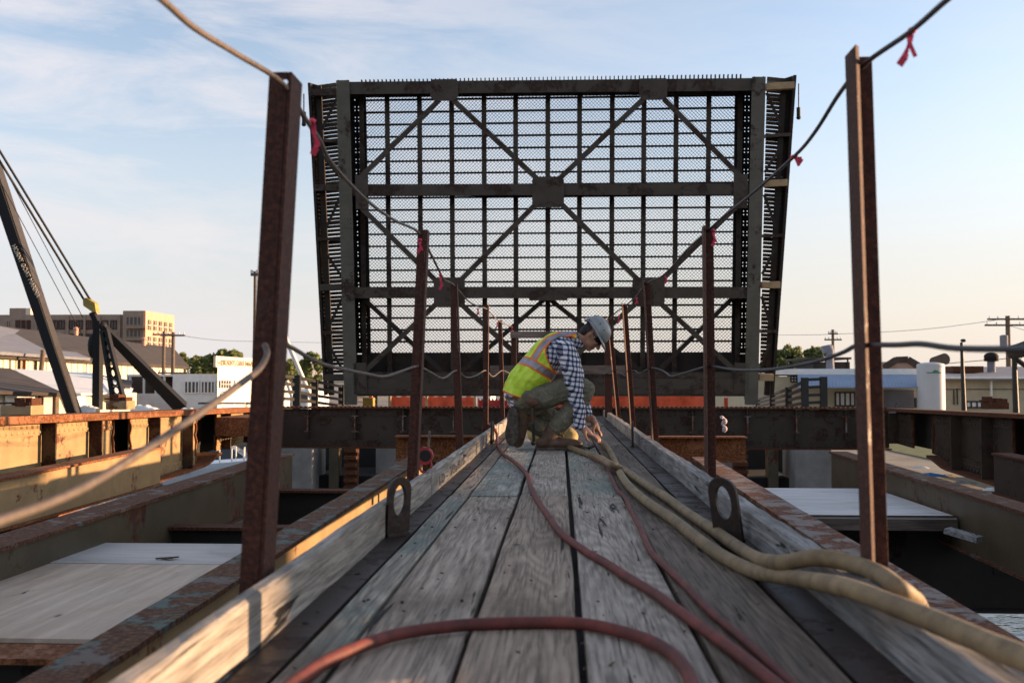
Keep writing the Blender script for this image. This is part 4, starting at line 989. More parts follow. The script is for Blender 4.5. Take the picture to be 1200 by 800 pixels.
# ------------------------------------------------------------------ buildings, generic helper: box given by front face pixels at depth Y
def wbox(m, x0, x1, ytop, Y, d, zb=-1.6, ybot=None):
    a = P(x0, ytop, Y); b_ = P(x1, ytop, Y); z0 = zb if ybot is None else P(x0, ybot, Y).z; m.box(a.x, b_.x, Y, Y+d, z0, a.z); return a, b_
def win(x0, x1, y0, y1, Y, par, fr='white', name='window', nx=1, ny=1, fw=.08, pane='glass'):
    a = P(x0, y1, Y); b_ = P(x1, y0, Y); s = MB()
    s.box(a.x, b_.x, Y-.10, Y-.03, a.z, a.z+fw); s.box(a.x, b_.x, Y-.10, Y-.03, b_.z-fw, b_.z); s.box(a.x, a.x+fw, Y-.10, Y-.03, a.z+fw, b_.z-fw); s.box(b_.x-fw, b_.x, Y-.10, Y-.03, a.z+fw, b_.z-fw)
    for i in range(1, nx): x = lerp(a.x, b_.x, i/nx); s.box(x-fw/2, x+fw/2, Y-.095, Y-.035, a.z+fw, b_.z-fw)
    for i in range(1, ny): z = lerp(a.z, b_.z, i/ny); s.box(a.x+fw, b_.x-fw, Y-.090, Y-.04, z-fw/2, z+fw/2)
    f = s.build(name, M[fr], par); MB().box(a.x+fw*.5, b_.x-fw*.5, Y-.05, Y-.02, a.z+fw*.5, b_.z-fw*.5).build('pane', M[pane], f)
# apartment block, far left
Ya = 170
ap = empty('apartment_block', P(100, 440, Ya), 'long five storey brick apartment block behind the dark shed roofs', 'building')
s = MB(); wbox(s, -60, 143.5, 369, Ya, 10, -1.6); s.build('wall', M['brick_tan'], ap)
s = MB(); wbox(s, 144, 168, 364, Ya-2, 12.6, -1.6); s.build('corner_tower', M['brick_tan'], ap)
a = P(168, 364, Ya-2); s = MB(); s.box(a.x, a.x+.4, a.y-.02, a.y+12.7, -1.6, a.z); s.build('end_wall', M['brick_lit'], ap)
for c_ in range(5):
    for r2 in range(4):
        y0 = a.y+.9+c_*2.35; z1 = a.z-1.5-r2*2.9
        s = MB(); s.box(a.x+.38, a.x+.46, y0, y0+1.35, z1-1.7, z1); wn_ = s.build('window', M['roof_dark'], ap)
        s = MB(); s.box(a.x+.47, a.x+.50, y0-.1, y0+1.45, z1-.95, z1-.83); s.box(a.x+.47, a.x+.50, y0+.62, y0+.74, z1-1.7, z1-.95); s.box(a.x+.47, a.x+.50, y0+.62, y0+.74, z1-.83, z1); s.build('frame', M['cream'], wn_)
s = MB(); wbox(s, 11, 30, 361, Ya+5, 6, 8); s.build('penthouse', M['brick_tan'], ap)
s = MB(); p0 = P(30.1, 361, Ya+5); s.box(p0.x, p0.x+.9, Ya+5, Ya+11, 8, p0.z); s.build('penthouse_side', M['cream'], ap)
for (xa, xb_) in ((7,13),(18,24),(25,30),(31,36),(60,68),(68.5,76),(81,88),(89,97),(101,107),(107.5,113),(119,127),(129,137)):
    for (ya, yb) in ((375,386),(391,401),(405,415)):
        win(xa, xb_, ya, yb, Ya, ap, 'brick_tan' if xa == 7 else 'post', nx=2, fw=.18)
for (ya, yb) in ((370,382),(385,396),(399,410)):
    win(147, 166, ya, yb, Ya-2, ap, 'brick_tan', nx=4, fw=.2)
    s = MB(); wbox(s, 145, 170, yb+.5, Ya-3.2, 1.2, ybot=yb+2.4); s.build('balcony', M['brick_tan'], ap)
s = MB(); 
for x in (42, 57, 79, 99, 116, 140): wbox(s, x-1.0, x+1.0, 369.5, Ya-.3, .3, -1.6)
s.build('pilasters', M['brick_tan'], ap)

# big warehouse with dark gable roof: building the roof as sloping slabs
def slab(m, pts, th=.25):      # pts 4 world points
    a, b_, c, d = [Vector(p) for p in pts]; n_ = (b_-a).cross(d-a).normalized()*th; return m.hexa([a-n_, b_-n_, c-n_, d-n_, a, b_, c, d])
def wallq(m, p0, p1, ybots=None, zb=-1.6, th=.25, out=0.0):
    """wall between two top pixels at two depths, thickness going back; out pushes it forward of a wall it sits on"""
    a, b_ = P(*p0), P(*p1); d = (b_-a); n_ = Vector((d.y, -d.x, 0)).normalized(); a = a+n_*out; b_ = b_+n_*out
    za, zb2 = (zb, zb) if ybots is None else (P(p0[0], ybots[0], p0[2]).z, P(p1[0], ybots[1], p1[2]).z); k = n_*th
    return m.hexa([Vector((a.x,a.y,za)), Vector((b_.x,b_.y,zb2)), Vector((b_.x,b_.y,zb2))-k, Vector((a.x,a.y,za))-k, a, b_, b_-k, a-k])
wA, wB = Vector((P(0,415,60).x, 60, 0)), Vector((P(215,429,110).x, 110, 0)); EV = 2.16
def wY(px):      # depth of the warehouse wall line under a pixel column
    k_ = ray(px, 400); k_ = k_.x/k_.y; d = wB-wA; t_ = (wA.x-k_*wA.y)/(k_*d.y-d.x); return wA.y+d.y*t_
def wPx(px, z=EV): Y = wY(px); q = P(px, 400, Y); return Vector((q.x, Y, z))
def wtop(px): q = wPx(px)-CAM; v_ = RC.inverted() @ q; return 400-F_PX*v_.z/v_.y
wh = empty('warehouse', P(100, 440, 85), 'long cream sunlit warehouse under a broad dark roof', 'building')
s = MB(); wallq(s, (-80, wtop(-80), wY(-80)), (215, wtop(215), wY(215)), th=12); s.build('wall', M['cream'], wh)
e0, e1 = wPx(-80)+Vector((.5,0,0)), wPx(217)+Vector((.5,0,0))
s = MB(); slab(s, [e0, e1, P(203,407,140), P(-80,372,82)]); s.build('roof', M['roof_dark'], wh)
s = MB(); slab(s, [e0+Vector((.4,0,.15)), wPx(93)+Vector((.9,0,.15)), P(30,388,95), P(-80,366,74)], .2); s.build('metal_roof', M['roof_grey'], wh)
for x in (19.5, 25.5, 39):
    s = MB(); wallq(s, (x-.18, 419, wY(x-.18)), (x+.18, 419, wY(x+.18)), (436,436), out=.25, th=.2); s.build('downpipe', M['rust_orange'] if x == 25.5 else M['rail'], wh)
for i in range(30):
    s = MB(); x = 3+i*7.3; wallq(s, (x-.03, wtop(x)+.8, wY(x-.03)), (x+.03, wtop(x)+.8, wY(x+.03)), (470,470), out=.06, th=.05); s.build('siding_seam', M['beige'], wh)
for (x, y) in ((89, 385), (168.5, 397)):
    s = MB(); c = P(x, y+8, 108); s.cyl(c, c+Vector((0,0,.7)), .22, n=12); s.ell(c+Vector((0,0,.75)), (.32,0,0),(0,.32,0),(0,0,.22), 12, 8); s.build('roof_vent', M['brick_lit'], wh)
sh = empty('boat_shed', P(60, 460, 70), 'low cream shed with a white metal roof and one dark roof slope', 'shed')
s = MB(); wallq(s, (-80, 461, 40), (160, 460, 52), th=5); s.build('wall', M['cream'], sh)
sA, sB = Vector((P(-80,461,40).x, 40, 0)), Vector((P(160,461,52).x, 52, 0))
def sY(px):
    k_ = ray(px, 400); k_ = k_.x/k_.y; d = sB-sA; t_ = (sA.x-k_*sA.y)/(k_*d.y-d.x); return sA.y+d.y*t_
s = MB(); slab(s, [P(58,461,sY(58)-.6), P(134,460.5,sY(134)-.6), P(112,437,60), P(16,432,56)], .1); s.build('white_roof', M['white'], sh)
s = MB(); slab(s, [P(-80,455,sY(-80)-.8), P(75,460.5,sY(75)-.8), P(12,431.5,55), P(-80,424,50)], .15); s.build('dark_roof', M['roof_dark'], sh)
s = MB(); slab(s, [P(104,437,61), P(152,455,54), P(156,446,61), P(92,434.5,63)], .15); s.build('dark_roof', M['roof_dark'], sh)
s = MB(); slab(s, [P(130,461,49), P(150,470,50), P(156,455,56), P(112,437,59)], .08); s.build('white_roof', M['white'], sh)
for (x0, x1, m_) in ((5,42,'white'), (48,60,'cream'), (63,67,'pole_wood'), (84,98,'white'), (110,124,'cream')):
    s = MB(); wallq(s, (x0, 463.5, sY(x0)), (x1, 463.5, sY(x1)), (488,488), out=.12, th=.1); s.build('door', M[m_], sh)
for x in (44, 61, 82): s = MB(); wallq(s, (x-.7, 462, sY(x-.7)), (x+.7, 462, sY(x+.7)), (488,488), out=.25, th=.2); s.build('jamb', M['pole_wood'], sh)
# white boats under cover and tarps near the shed
for (x, y, w_, lab) in ((104, 473, 22, 'white shrink wrapped boat beside the black crane mast'), (170, 474, 30, 'white covered boat in front of the white marina building'), (222,477,26,'low white tarp mound before the marina building')):
    c = P(x, y+6, 45); r2 = w_/2*45/F_PX; s = MB(); n = 14; vs = []
    for i in range(n+1):
        u = -1+2*i/n; hh_ = (1-abs(u+.2)**2.2/1.5)*r2*.55*(1+.25*math.sin(u*9))+.05
        for k_ in range(7):
            t_ = math.pi*k_/6; vs.append(c+Vector((u*r2, math.cos(t_)*r2*.6, -1.0+1.0*(1 if 0<k_<6 else 0)+math.sin(t_)*hh_*.6)))
    fs = [(i*7+k_, i*7+k_+1, i*7+8+k_, i*7+7+k_) for i in range(n) for k_ in range(6)]
    s.add(vs, fs, True); s.build('covered_boat', M['white'], None, lab, 'boat', bevel=0)
# white marina building
Ym = 60
mb_ = empty('marina_building', P(230, 470, Ym), 'white flat roofed marina building with a roof sign and window bands', 'building')
s = MB(); wbox(s, 203, 254.8, 438, Ym, 9, -1.6); s.build('wall', M['white'], mb_)
s = MB(); a = P(255, 430, Ym-.6); b_ = P(305, 433, Ym+9); s.hexa([(a.x,a.y,-1.6),(b_.x,b_.y,-1.6),(b_.x,b_.y+8,-1.6),(a.x,a.y+8,-1.6),(a.x,a.y,a.z),(b_.x,b_.y,a.z),(b_.x,b_.y+8,a.z),(a.x,a.y+8,a.z)]); s.build('front_block', M['white'], mb_)
s = MB(); wbox(s, 148, 203, 438.5, Ym+3, 8, 1.2, ybot=441); s.build('porch_roof', M['white'], mb_)
s = MB(); wbox(s, 150, 203, 441, Ym+6, 6, -1.6); s.build('porch_wall', M['roof_dark'], mb_)
s = MB(); wbox(s, 148, 203, 461, Ym+3, .3, -1.6); s.build('parapet', M['white'], mb_)
for x in (149,152,168,182,192,203): s = MB(); wbox(s, x-.7, x+.7, 440, Ym+3.02, .2, ybot=462); s.build('porch_post', M['white'], mb_)
for (x0, x1) in ((216,234),(235.5,252.5)): win(x0, x1, 446, 461, Ym, mb_, nx=4, ny=1, fw=.07, pane='lamp_wood' if False else 'glass')
fA, fB = Vector((P(255,430,Ym-.6).x, Ym-.6, 0)), Vector((P(305,433,Ym+9).x, Ym+9, 0))
def fY(px):
    k_ = ray(px, 400); k_ = k_.x/k_.y; d = fB-fA; t_ = (fA.x-k_*fA.y)/(k_*d.y-d.x); return fA.y+d.y*t_
for (x0, x1) in ((257,269), (272,289)):
    s = MB(); wallq(s, (x0,445.5,fY(x0)), (x1,446,fY(x1)), (454.5,454.5), out=.08, th=.04); wn_ = s.build('window', M['roof_dark'], mb_)
    s = MB()
    for i in range(5): xx = lerp(x0, x1, i/4); wallq(s, (xx-.2,445.3,fY(xx-.2)), (xx+.2,445.3,fY(xx+.2)), (454.7,454.7), out=.10, th=.04)
    wallq(s, (x0,449.7,fY(x0)), (x1,449.9,fY(x1)), (450.3,450.4), out=.115, th=.04); s.build('frame', M['white'], wn_)
s = MB(); wallq(s, (253,417,Ym-.4), (306,420.5,Ym+9), (430,432), th=.15); sgn_ = s.build('roof_sign', M['cream'], mb_)
p = P(256, 427.2, Ym-.15); q = P(303, 427.2, Ym+8.7); d_ = Vector((q.x-p.x, q.y-p.y, 0)); n_ = Vector((d_.y,-d_.x,0)).normalized()
text_mesh('HORNY GOAT MARINA', 'sign_lettering', .46, p+n_*.16, d_, (0,0,1), flat('sign_letters', (.20,.15,.10), .7), sgn_, .02, .006, 1.0, sxx=1.75)
p = P(257.5, 465.5, Ym-.62); text_mesh('O', 'wall_letter', .5, p, (1,0,0), (0,0,1), M['black'], mb_, .02)
s = MB(); wbox(s, 232, 300, 471.5, Ym-3, .6, ybot=473.5); s.build('dock_rail', M['rail'], mb_)
gb = empty('grey_building', P(345,440,120), 'small grey blue building behind the slanting white pole', 'building')
s = MB(); wbox(s, 333, 352, 426, 110, 8, -1.6); s.build('wall', M['roof_grey'], gb); s = MB(); wbox(s, 332, 353, 424.5, 109.5, 9, ybot=426.3); s.build('roof', M['roof_dark'], gb)
win(338, 346, 432, 438, 110, gb, nx=2, fw=.2)

# utility poles and wires, left
def upole(px, ytop, Y, r_, label, arms=(), lean=0, extra=None):
    t_ = P(px, ytop, Y); e = empty('utility_pole', (t_.x+lean, Y, -1.6), label, 'utility pole')
    MB().cyl((t_.x+lean, Y, -1.6), t_, r_*1.2, r_, n=10).build('pole', M['pole_wood'], e)
    for (y, w_) in arms:
        c = P(px, y, Y); MB().box(c.x-w_/2, c.x+w_/2, Y-.16, Y-.04, c.z-.07, c.z+.07).build('crossarm', M['pole_wood'], e)
        for k_ in (-.45,-.25,.25,.45): MB().cyl((c.x+w_*k_, Y-.1, c.z+.07), (c.x+w_*k_, Y-.1, c.z+.25), .05, n=8).build('insulator', M['white'], e)
    if extra:
        c = P(*extra, Y); s = MB(); s.cyl(c+Vector((0,-.25,-.5)), c+Vector((0,-.25,.5)), .30, n=14); s.ell(c+Vector((0,-.25,.5)), (.28,0,0),(0,.28,0),(0,0,.08), 12, 6); s.build('transformer', M['roof_grey'], e)
    return e
upole(192, 388, 80, .13, 'utility pole left of its pair before the apartment block', [(392, 1.8)])
upole(203, 389, 78, .14, 'utility pole right of its pair with crossarm and hanging wires', [(393, 2.0), (437, 2.4)])
upole(50.5, 410, 62, .15, 'thin slightly leaning wooden pole in front of the white shed roof', lean=-.35)
upole(299, 318, 52, .08, 'thin mast just left of the nearest left post', [(322, .4)])
upole(1181, 370, 80, .17, 'utility pole with a transformer above the beige building', [(374, 3.2), (381, 3.6)], extra=(1175, 401))
upole(976, 386, 95, .13, 'distant utility pole above the flat canopy', [(391, .9), (398, 1.6)], extra=(972, 411))
def wires(pts, label, r_=.012): return MB().tube([P(*p) for p in pts], r_, 5, sub=4).build('overhead_wire', M['cable_dark'], None, label, 'wire', 'overhead power wires')
wires([(205,392,78),(250,398,90),(299,400,100),(420,402,120)], 'faint wire running right from the paired poles', .02)
wires([(1181,373,80),(1080,386,90),(960,392,94),(900,392,110)], 'faint wire left of the transformer pole', .02)
wires([(1181,381,80),(1230,395,60),(1290,410,50)], 'faint wire right of the transformer pole', .02)
wires([(1181,420,80),(1130,424,80),(1100,427,82)], 'low wire over the beige roof', .03)
wires([(1190,430,50),(1215,392,45),(1240,360,40)], 'thin stay wire at the right edge', .015)

# ------------------------------------------------------------------ crane
Yk = 46
ck = empty('derrick_crane', P(130, 478, Yk), 'black derrick crane with long boom, lattice strut and yellow cable block', 'crane')
s = MB(); s.bar(P(-12,190,Yk-2), P(86,484,Yk-2), .50, .5, (0,1,0), w2=.42, h2=.45); bm_ = s.build('boom', M['crane'], ck, bevel=.03)
s = MB(); s.bar(P(-4,190,Yk-1.9), P(92,484,Yk-1.9), .10, .56, (0,1,0), w2=.08, h2=.5); s.build('boom_edge', M['crane_edge'], bm_)
xd = (P(40,345,Yk-2.4)-P(12,287,Yk-2.4))
text_mesh('HORNY GOAT MARINA', 'boom_lettering', .27, P(13.5,288,Yk-2.30), xd, xd.cross(Vector((0,1,0))), M['letter'], bm_, .02, .006, 1.0, sxx=.92)
s = MB(); s.bar(P(115,376,Yk), P(114,480,Yk), .34, .4, (0,1,0), w2=.36); s.build('mast', M['crane'], ck, bevel=.02)
s = MB(); s.ell(P(109.5,405,Yk+.2), (.28,0,0), (0,.2,0), (0,0,.62), 12, 8); s.build('sheave', M['crane'], ck)
s = MB(); s.bar(P(119,382,Yk), P(213,478,Yk+3), .34, .4, (0,1,0), w2=.62, h2=.5); s.build('back_stay', M['crane'], ck, bevel=.02)
s = MB(); n = 9; A0, A1, B0, B1 = P(120,388,Yk-.6), P(134,478,Yk-1.2), P(125,386,Yk-.6), P(147,478,Yk-1.2)
s.bar(A0, A1, .14, .3, (0,1,0)); s.bar(B0, B1, .14, .3, (0,1,0))
for i in range(n):
    p = A0.lerp(A1, i/n); q = B0.lerp(B1, (i+1)/n); p2 = B0.lerp(B1, i/n); q2 = A0.lerp(A1, (i+1)/n); s.bar(p, q, .06, .06, (0,1,0)); s.bar(p2, q2, .06, .06, (0,1,0))
s.build('lattice_strut', M['crane'], ck)
s = MB(); s.bar(P(108,366,Yk), P(116,383,Yk), .26, .3, (0,1,0)); s.ell(P(119,382,Yk), (.25,0,0),(0,.2,0),(0,0,.25), 12, 8); s.build('head_link', M['crane'], ck, bevel=.03)
s = MB(); a = [P(96.5,350,Yk-.2), P(101,348.5,Yk-.2), P(111,355,Yk-.2), P(113,367,Yk-.2), P(107,365,Yk-.2), P(97,358,Yk-.2)]; s.prism(a, (0,.4,0)); s.build('cable_block', M['crane_yellow'], ck, bevel=.03)
for (a, b_, r_) in (((106,352),(-40,112),.055), ((100,354),(-30,140),.055), ((96,392),(-20,175),.018), ((97,372),(-20,150),.018)):
    s = MB(); s.cyl(P(*a, Yk), P(*b_, Yk-6), r_, n=6); s.build('hoist_cable', M['crane'], ck)

# ------------------------------------------------------------------ right shore
Yr = 52
wr = empty('workshop', P(1010, 470, Yr), 'low beige workshop with white parapet and blue metal awning', 'building')
s = MB(); wbox(s, 880, 1078, 441, Yr, 14, -1.6); s.build('wall', M['beige'], wr)
s = MB(); wbox(s, 880, 1079, 432, Yr-.3, 15, ybot=438.8); s.build('parapet', M['white'], wr)
s = MB(); slab(s, [P(935,453.5,Yr-2.4), P(1084,453.5,Yr-2.4), P(1077,438.8,Yr-.35), P(935,438.8,Yr-.35)], .05); s.build('awning', M['awning'], wr)
s = MB()
for i in range(36): s.bar(P(936+i*4.1,453.1,Yr-2.4), P(936+i*3.9,439.2,Yr-.36), .03, .03)
s.build('awning_ribs', M['awning'], wr)
win(978, 1002, 459, 476, Yr, wr, 'rail', nx=4, fw=.07, pane='white'); win(926, 934, 439.9, 448, Yr, wr, 'rail', nx=2, ny=2, fw=.06, pane='white')
s = MB(); wbox(s, 1036, 1071, 457, Yr-.1, .1, -1.6); s.build('garage_door', M['roof_grey'], wr); win(1071.5, 1076, 466, 477, Yr, wr, 'rail', fw=.06)
s = MB()
for i in range(9): wbox(s, 1036, 1071, 457.6+i*2.4, Yr-.13, .03, ybot=457.9+i*2.4)
s.build('door_seams', M['rail'], wr)
cn = empty('rooftop_canopy', P(972, 424, Yr+6), 'flat dark canopy standing on the workshop roof', 'canopy')
s = MB(); wbox(s, 945, 998, 418.5, Yr+3, 5, ybot=421); s.build('roof', M['roof_dark'], cn); s = MB(); wbox(s, 953, 996, 424, Yr+3.5, 4, ybot=433); s.build('base', M['roof_dark'], cn)
for x in (955, 993): s = MB(); wbox(s, x, x+1.5, 421, Yr+3.4, .1, ybot=432); s.build('leg', M['rail'], cn)
hd = MB(); c = P(973, 432, Yr+2); hd.cyl(c, c+Vector((0,0,.8)), .22, .18, n=12); hd.tube([c+Vector((0,0,.75)), c+Vector((-.05,0,1.05)), c+Vector((-.4,0,1.0))], .22, 10); hd.build('vent_hood', M['roof_grey'], None, 'grey curved vent hood standing on the workshop roof', 'vent')
gh = empty('gabled_building', P(1058, 430, 90), 'small tan gable showing above the workshop parapet', 'building')
a, b_, c = P(1038,431,80), P(1080,433,80), P(1064,422.5,80); c2 = P(1050,423,80)
MB().prism([a, b_, P(1080,431,80), c, c2, P(1038,430,80)], (0,8,0)).build('wall', M['brick_tan'], gh)
s = MB(); s.bar(P(1036,430.5,79.8), c2+Vector((0,0,.1)), .5, .2, (0,1,0)); s.bar(c2+Vector((0,0,.1)), c+Vector((0,0,.1)), .5, .2, (0,1,0)); s.bar(c+Vector((0,0,.1)), P(1082,431.5,79.8), .5, .2, (0,1,0)); s.build('roof_edge', M['roof_dark'], gh)
bw = empty('warehouse', P(1200, 470, 56), 'long tan metal warehouse with grey roof on the right shore', 'building')
s = MB(); wbox(s, 1106, 1420, 443.5, 56, 20, -1.6); s.build('wall', M['beige'], bw)
s = MB(); slab(s, [P(1104,443.5,55.4), P(1420,443.5,55.4), P(1420,428,70), P(1104,430,70)], .1); s.build('roof', M['roof_grey'], bw)
s = MB(); wbox(s, 1104, 1420, 440.8, 55.3, .12, ybot=443.6); s.build('gutter', M['white'], bw)
s = MB(); wbox(s, 1161, 1163, 443.6, 55.7, .15, ybot=464); s.build('downpipe', M['white'], bw)
s = MB(); wbox(s, 1106, 1420, 455.5, 55.95, .04, ybot=456.4); wbox(s, 1122, 1122.6, 455, 55.9, .1, ybot=474); wbox(s, 1118, 1118.6, 457, 55.9, .1, ybot=474); s.build('conduit', M['rail'], bw)
win(1131, 1158, 469.5, 478, 56, bw, 'rail', nx=4, fw=.08, pane='white')
s = MB(); c = P(1127, 431.5, 62); s.box(c.x-.9, c.x+.9, 61, 63, c.z-.25, c.z+.12); s.build('roof_hatch', M['rust'], bw)
for (x, y0, lab, m_) in ((1162, 416, 'dark mushroom shaped roof vent on the grey warehouse roof', 'void'),):
    c = P(x, 430, 62); r_ = empty('roof_vent', c, lab, 'vent'); MB().cyl(c-Vector((0,0,.3)), c+Vector((0,0,.35)), .24, n=12).build('neck', M['roof_grey'], r_)
    s = MB(); s.ell(c+Vector((0,0,.62)), (.42,0,0), (0,.42,0), (0,0,.30), 16, 10); s.cyl(c+Vector((0,0,.35)), c+Vector((0,0,.5)), .40, .44, n=14); s.build('cap', M[m_], r_)
tk = empty('storage_tank', P(1091, 476, 49), 'tall white cylindrical tank with a small green print near its top', 'tank')
c = P(1091.5, 480, 49.6); zt1 = P(1091, 427, 49).z; rad = 15.2*49.6/F_PX; s = MB(); s.cyl((c.x,49.6,-1.6), (c.x,49.6,zt1), rad, n=36); s.ell((c.x,49.6,zt1), (rad*.99,0,0),(0,rad*.99,0),(0,0,.12), 30, 8); s.build('shell', M['tank'], tk)
s = MB()
for i in range(-8, 6):
    a0_ = -math.pi/2 + i*.075; hh_ = .05+.16*max(0, 1-abs(i-0)/4)*(.6+.4*((i*7)%3)/2)
    p = Vector((c.x+math.cos(a0_)*(rad+.006), 49.6+math.sin(a0_)*(rad+.006), zt1-.42)); s.box(p.x-.022, p.x+.024, p.y-.004, p.y+.004, p.z, p.z+hh_)
s.build('printed_logo', M['green_logo'], tk)
dd = empty('duct_outlet', P(1103, 420, 53), 'round dark duct outlet facing us behind the white tank', 'duct'); c = P(1105, 420.5, 53)
s = MB(); s.cyl(c+Vector((0,-.3,0)), c+Vector((-.25,.6,-.15)), .30, .26, n=20); s.build('barrel', M['roof_dark'], dd); s = MB(); s.cyl(c+Vector((-.2,.3,-.1)), P(1101,434,53.5), .24, n=14); s.build('stack', M['rust'], dd)
lp = empty('street_lamp', P(1128, 475, 47), 'slim black lamp post before the tan warehouse', 'street lamp'); t_ = P(1127, 401, 47)
MB().cyl((P(1130,470,47).x,47,-1.6), t_, .12, .07, n=10).build('pole', M['rail'], lp); s = MB(); s.ell(t_+Vector((.06,-.05,.08)), (.14,0,0),(0,.10,0),(0,0,.08), 10, 6); s.build('lamp_head', M['rail'], lp)
hp = empty('floodlight_post', P(1190, 475, 40), 'black post at the right edge carrying a big grey cylinder head', 'post')
MB().cyl((P(1191,470,40).x,40,-1.6), P(1188.5,414,40), .13, .09, n=10).build('pole', M['rail'], hp)
s = MB(); s.cyl(P(1186,413,40), P(1212,406,39.5), .26, .34, n=16); s.ell(P(1187,413,40), (.22,0,0),(0,.26,0),(0,0,.25), 14, 8); s.build('head', M['roof_dark'], hp); s = MB(); s.cyl(P(1190,420,40), P(1204,430,40), .10, n=8); s.build('strut', M['rail'], hp)

# ------------------------------------------------------------------ boats on the water, left
def boat(px, py, Y, L_, ang, label, cabin=True):
    c = P(px, py, Y); r_ = empty('motor_boat', (c.x, c.y, -2.3), label, 'boat', 'moored motor boats'); s = MB(); n = 16; rings = []
    ca, sa = math.cos(ang), math.sin(ang)
    def W_(u, v, z): return Vector((c.x+ca*u-sa*v, c.y+sa*u+ca*v, z))
    B = L_*.30; zd = c.z
    vs = []
    for i in range(n+1):
        u = -L_/2+L_*i/n; f = i/n; hb = B/2*(1 if f < .45 else max(.02, 1-((f-.45)/.55)**2.2)); sh_ = .25*f*f
        vs += [W_(u, 0, -2.5), W_(u, hb*.75, -2.25), W_(u, hb, zd+sh_-.12), W_(u, hb*1.02, zd+sh_), W_(u, hb*.86, zd+sh_+.01), W_(u, 0, zd+sh_+.06), W_(u, -hb*.86, zd+sh_+.01), W_(u, -hb*1.02, zd+sh_), W_(u, -hb, zd+sh_-.12), W_(u, -hb*.75, -2.25)]
    fs = [(i*10+k_, i*10+(k_+1)%10, i*10+10+(k_+1)%10, i*10+10+k_) for i in range(n) for k_ in range(10)] + [tuple(range(10))]
    s.add(vs, fs); s.build('hull', M['hull'], r_)
    s = MB()
    for sg in (1, -1):
        for i in range(8):
            u0_, u1_ = -L_/2+L_*i/16, -L_/2+L_*(i+1)/16; s.bar(W_(u0_, sg*B/2*1.01, zd-.18+.25*(i/16)**2), W_(u1_, sg*B/2*1.01, zd-.18+.25*((i+1)/16)**2), .03, .06)
    s.build('rub_rail', M['rail'], r_)
    if cabin:
        s = MB(); z0 = zd+.08; s.hexa([W_(-L_*.18,-B*.32,z0),W_(L_*.16,-B*.30,z0),W_(L_*.16,B*.30,z0),W_(-L_*.18,B*.32,z0),W_(-L_*.14,-B*.26,z0+.42),W_(L_*.02,-B*.25,z0+.42),W_(L_*.02,B*.25,z0+.42),W_(-L_*.14,B*.26,z0+.42)]); s.build('windscreen', M['glass'], r_)
        s = MB()
        for (a, b_) in (((L_*.16,-B*.30,z0),(L_*.02,-B*.25,z0+.42)), ((L_*.16,B*.30,z0),(L_*.02,B*.25,z0+.42)), ((L_*.02,-B*.25,z0+.42),(L_*.02,B*.25,z0+.42)), ((L_*.16,0,z0),(L_*.02,0,z0+.42)), ((-L_*.14,-B*.26,z0+.42),(L_*.02,-B*.25,z0+.42)), ((-L_*.14,-B*.26,z0+.42),(-L_*.18,-B*.32,z0))):
            s.bar(W_(*a), W_(*b_), .05, .05)
        s.build('screen_frame', M['white'], r_)
    s = MB(); 
    for i in range(5): u = L_*.18+L_*.28*i/4; s.cyl(W_(u, B*.34*(1-i*.2), zd+.1), W_(u, B*.34*(1-i*.2), zd+.5), .02, n=6); s.cyl(W_(u, -B*.34*(1-i*.2), zd+.1), W_(u, -B*.34*(1-i*.2), zd+.5), .02, n=6)
    s.build('bow_rail', M['white'], r_)
boat(236, 545, 27, 4.4, R(-10), 'white motor boat glimpsed under the torn tan girder, nearer one', False)
boat(266, 540, 31, 4.6, R(12), 'motor boat with a raised windscreen behind the nearer boat')
boat(310, 536, 37, 6.0, R(20), 'far white boat mostly hidden by the nearest left post', False)

# ------------------------------------------------------------------ unseen sun blocker, added off to the right: its raised body shades the walkway, light slips below it
ss = empty('sun_blocker', (30, 12, -1.4), 'unseen blocker beyond the right edge, added to shade the walkway', 'shed')
uh = Vector((math.sin(SUN_AZ), math.cos(SUN_AZ), 0)); vh = Vector((-math.cos(SUN_AZ), math.sin(SUN_AZ), 0))
def svbox(m, d0, d1, s0, s1, z0, z1):
    c = [uh*d0+vh*s0, uh*d1+vh*s0, uh*d1+vh*s1, uh*d0+vh*s1]; return m.hexa([p+Vector((0,0,z0)) for p in c]+[p+Vector((0,0,z1)) for p in c])
tz = math.tan(SUN_EL)
s = MB(); svbox(s, 30, 30.8, 2.33, 9.3, 30*tz-.065, 9); s.build('body', M['beige'], ss)
s = MB(); svbox(s, 30, 30.7, 2.33, 5.2, -2.3, 30*tz-.07); s.build('low_blocker', M['beige'], ss)
s = MB(); svbox(s, 29.5, 31.3, 2.33, 9.4, 9.01, 9.3); s.build('roof', M['roof_dark'], ss)  # cap slab of the added blocker
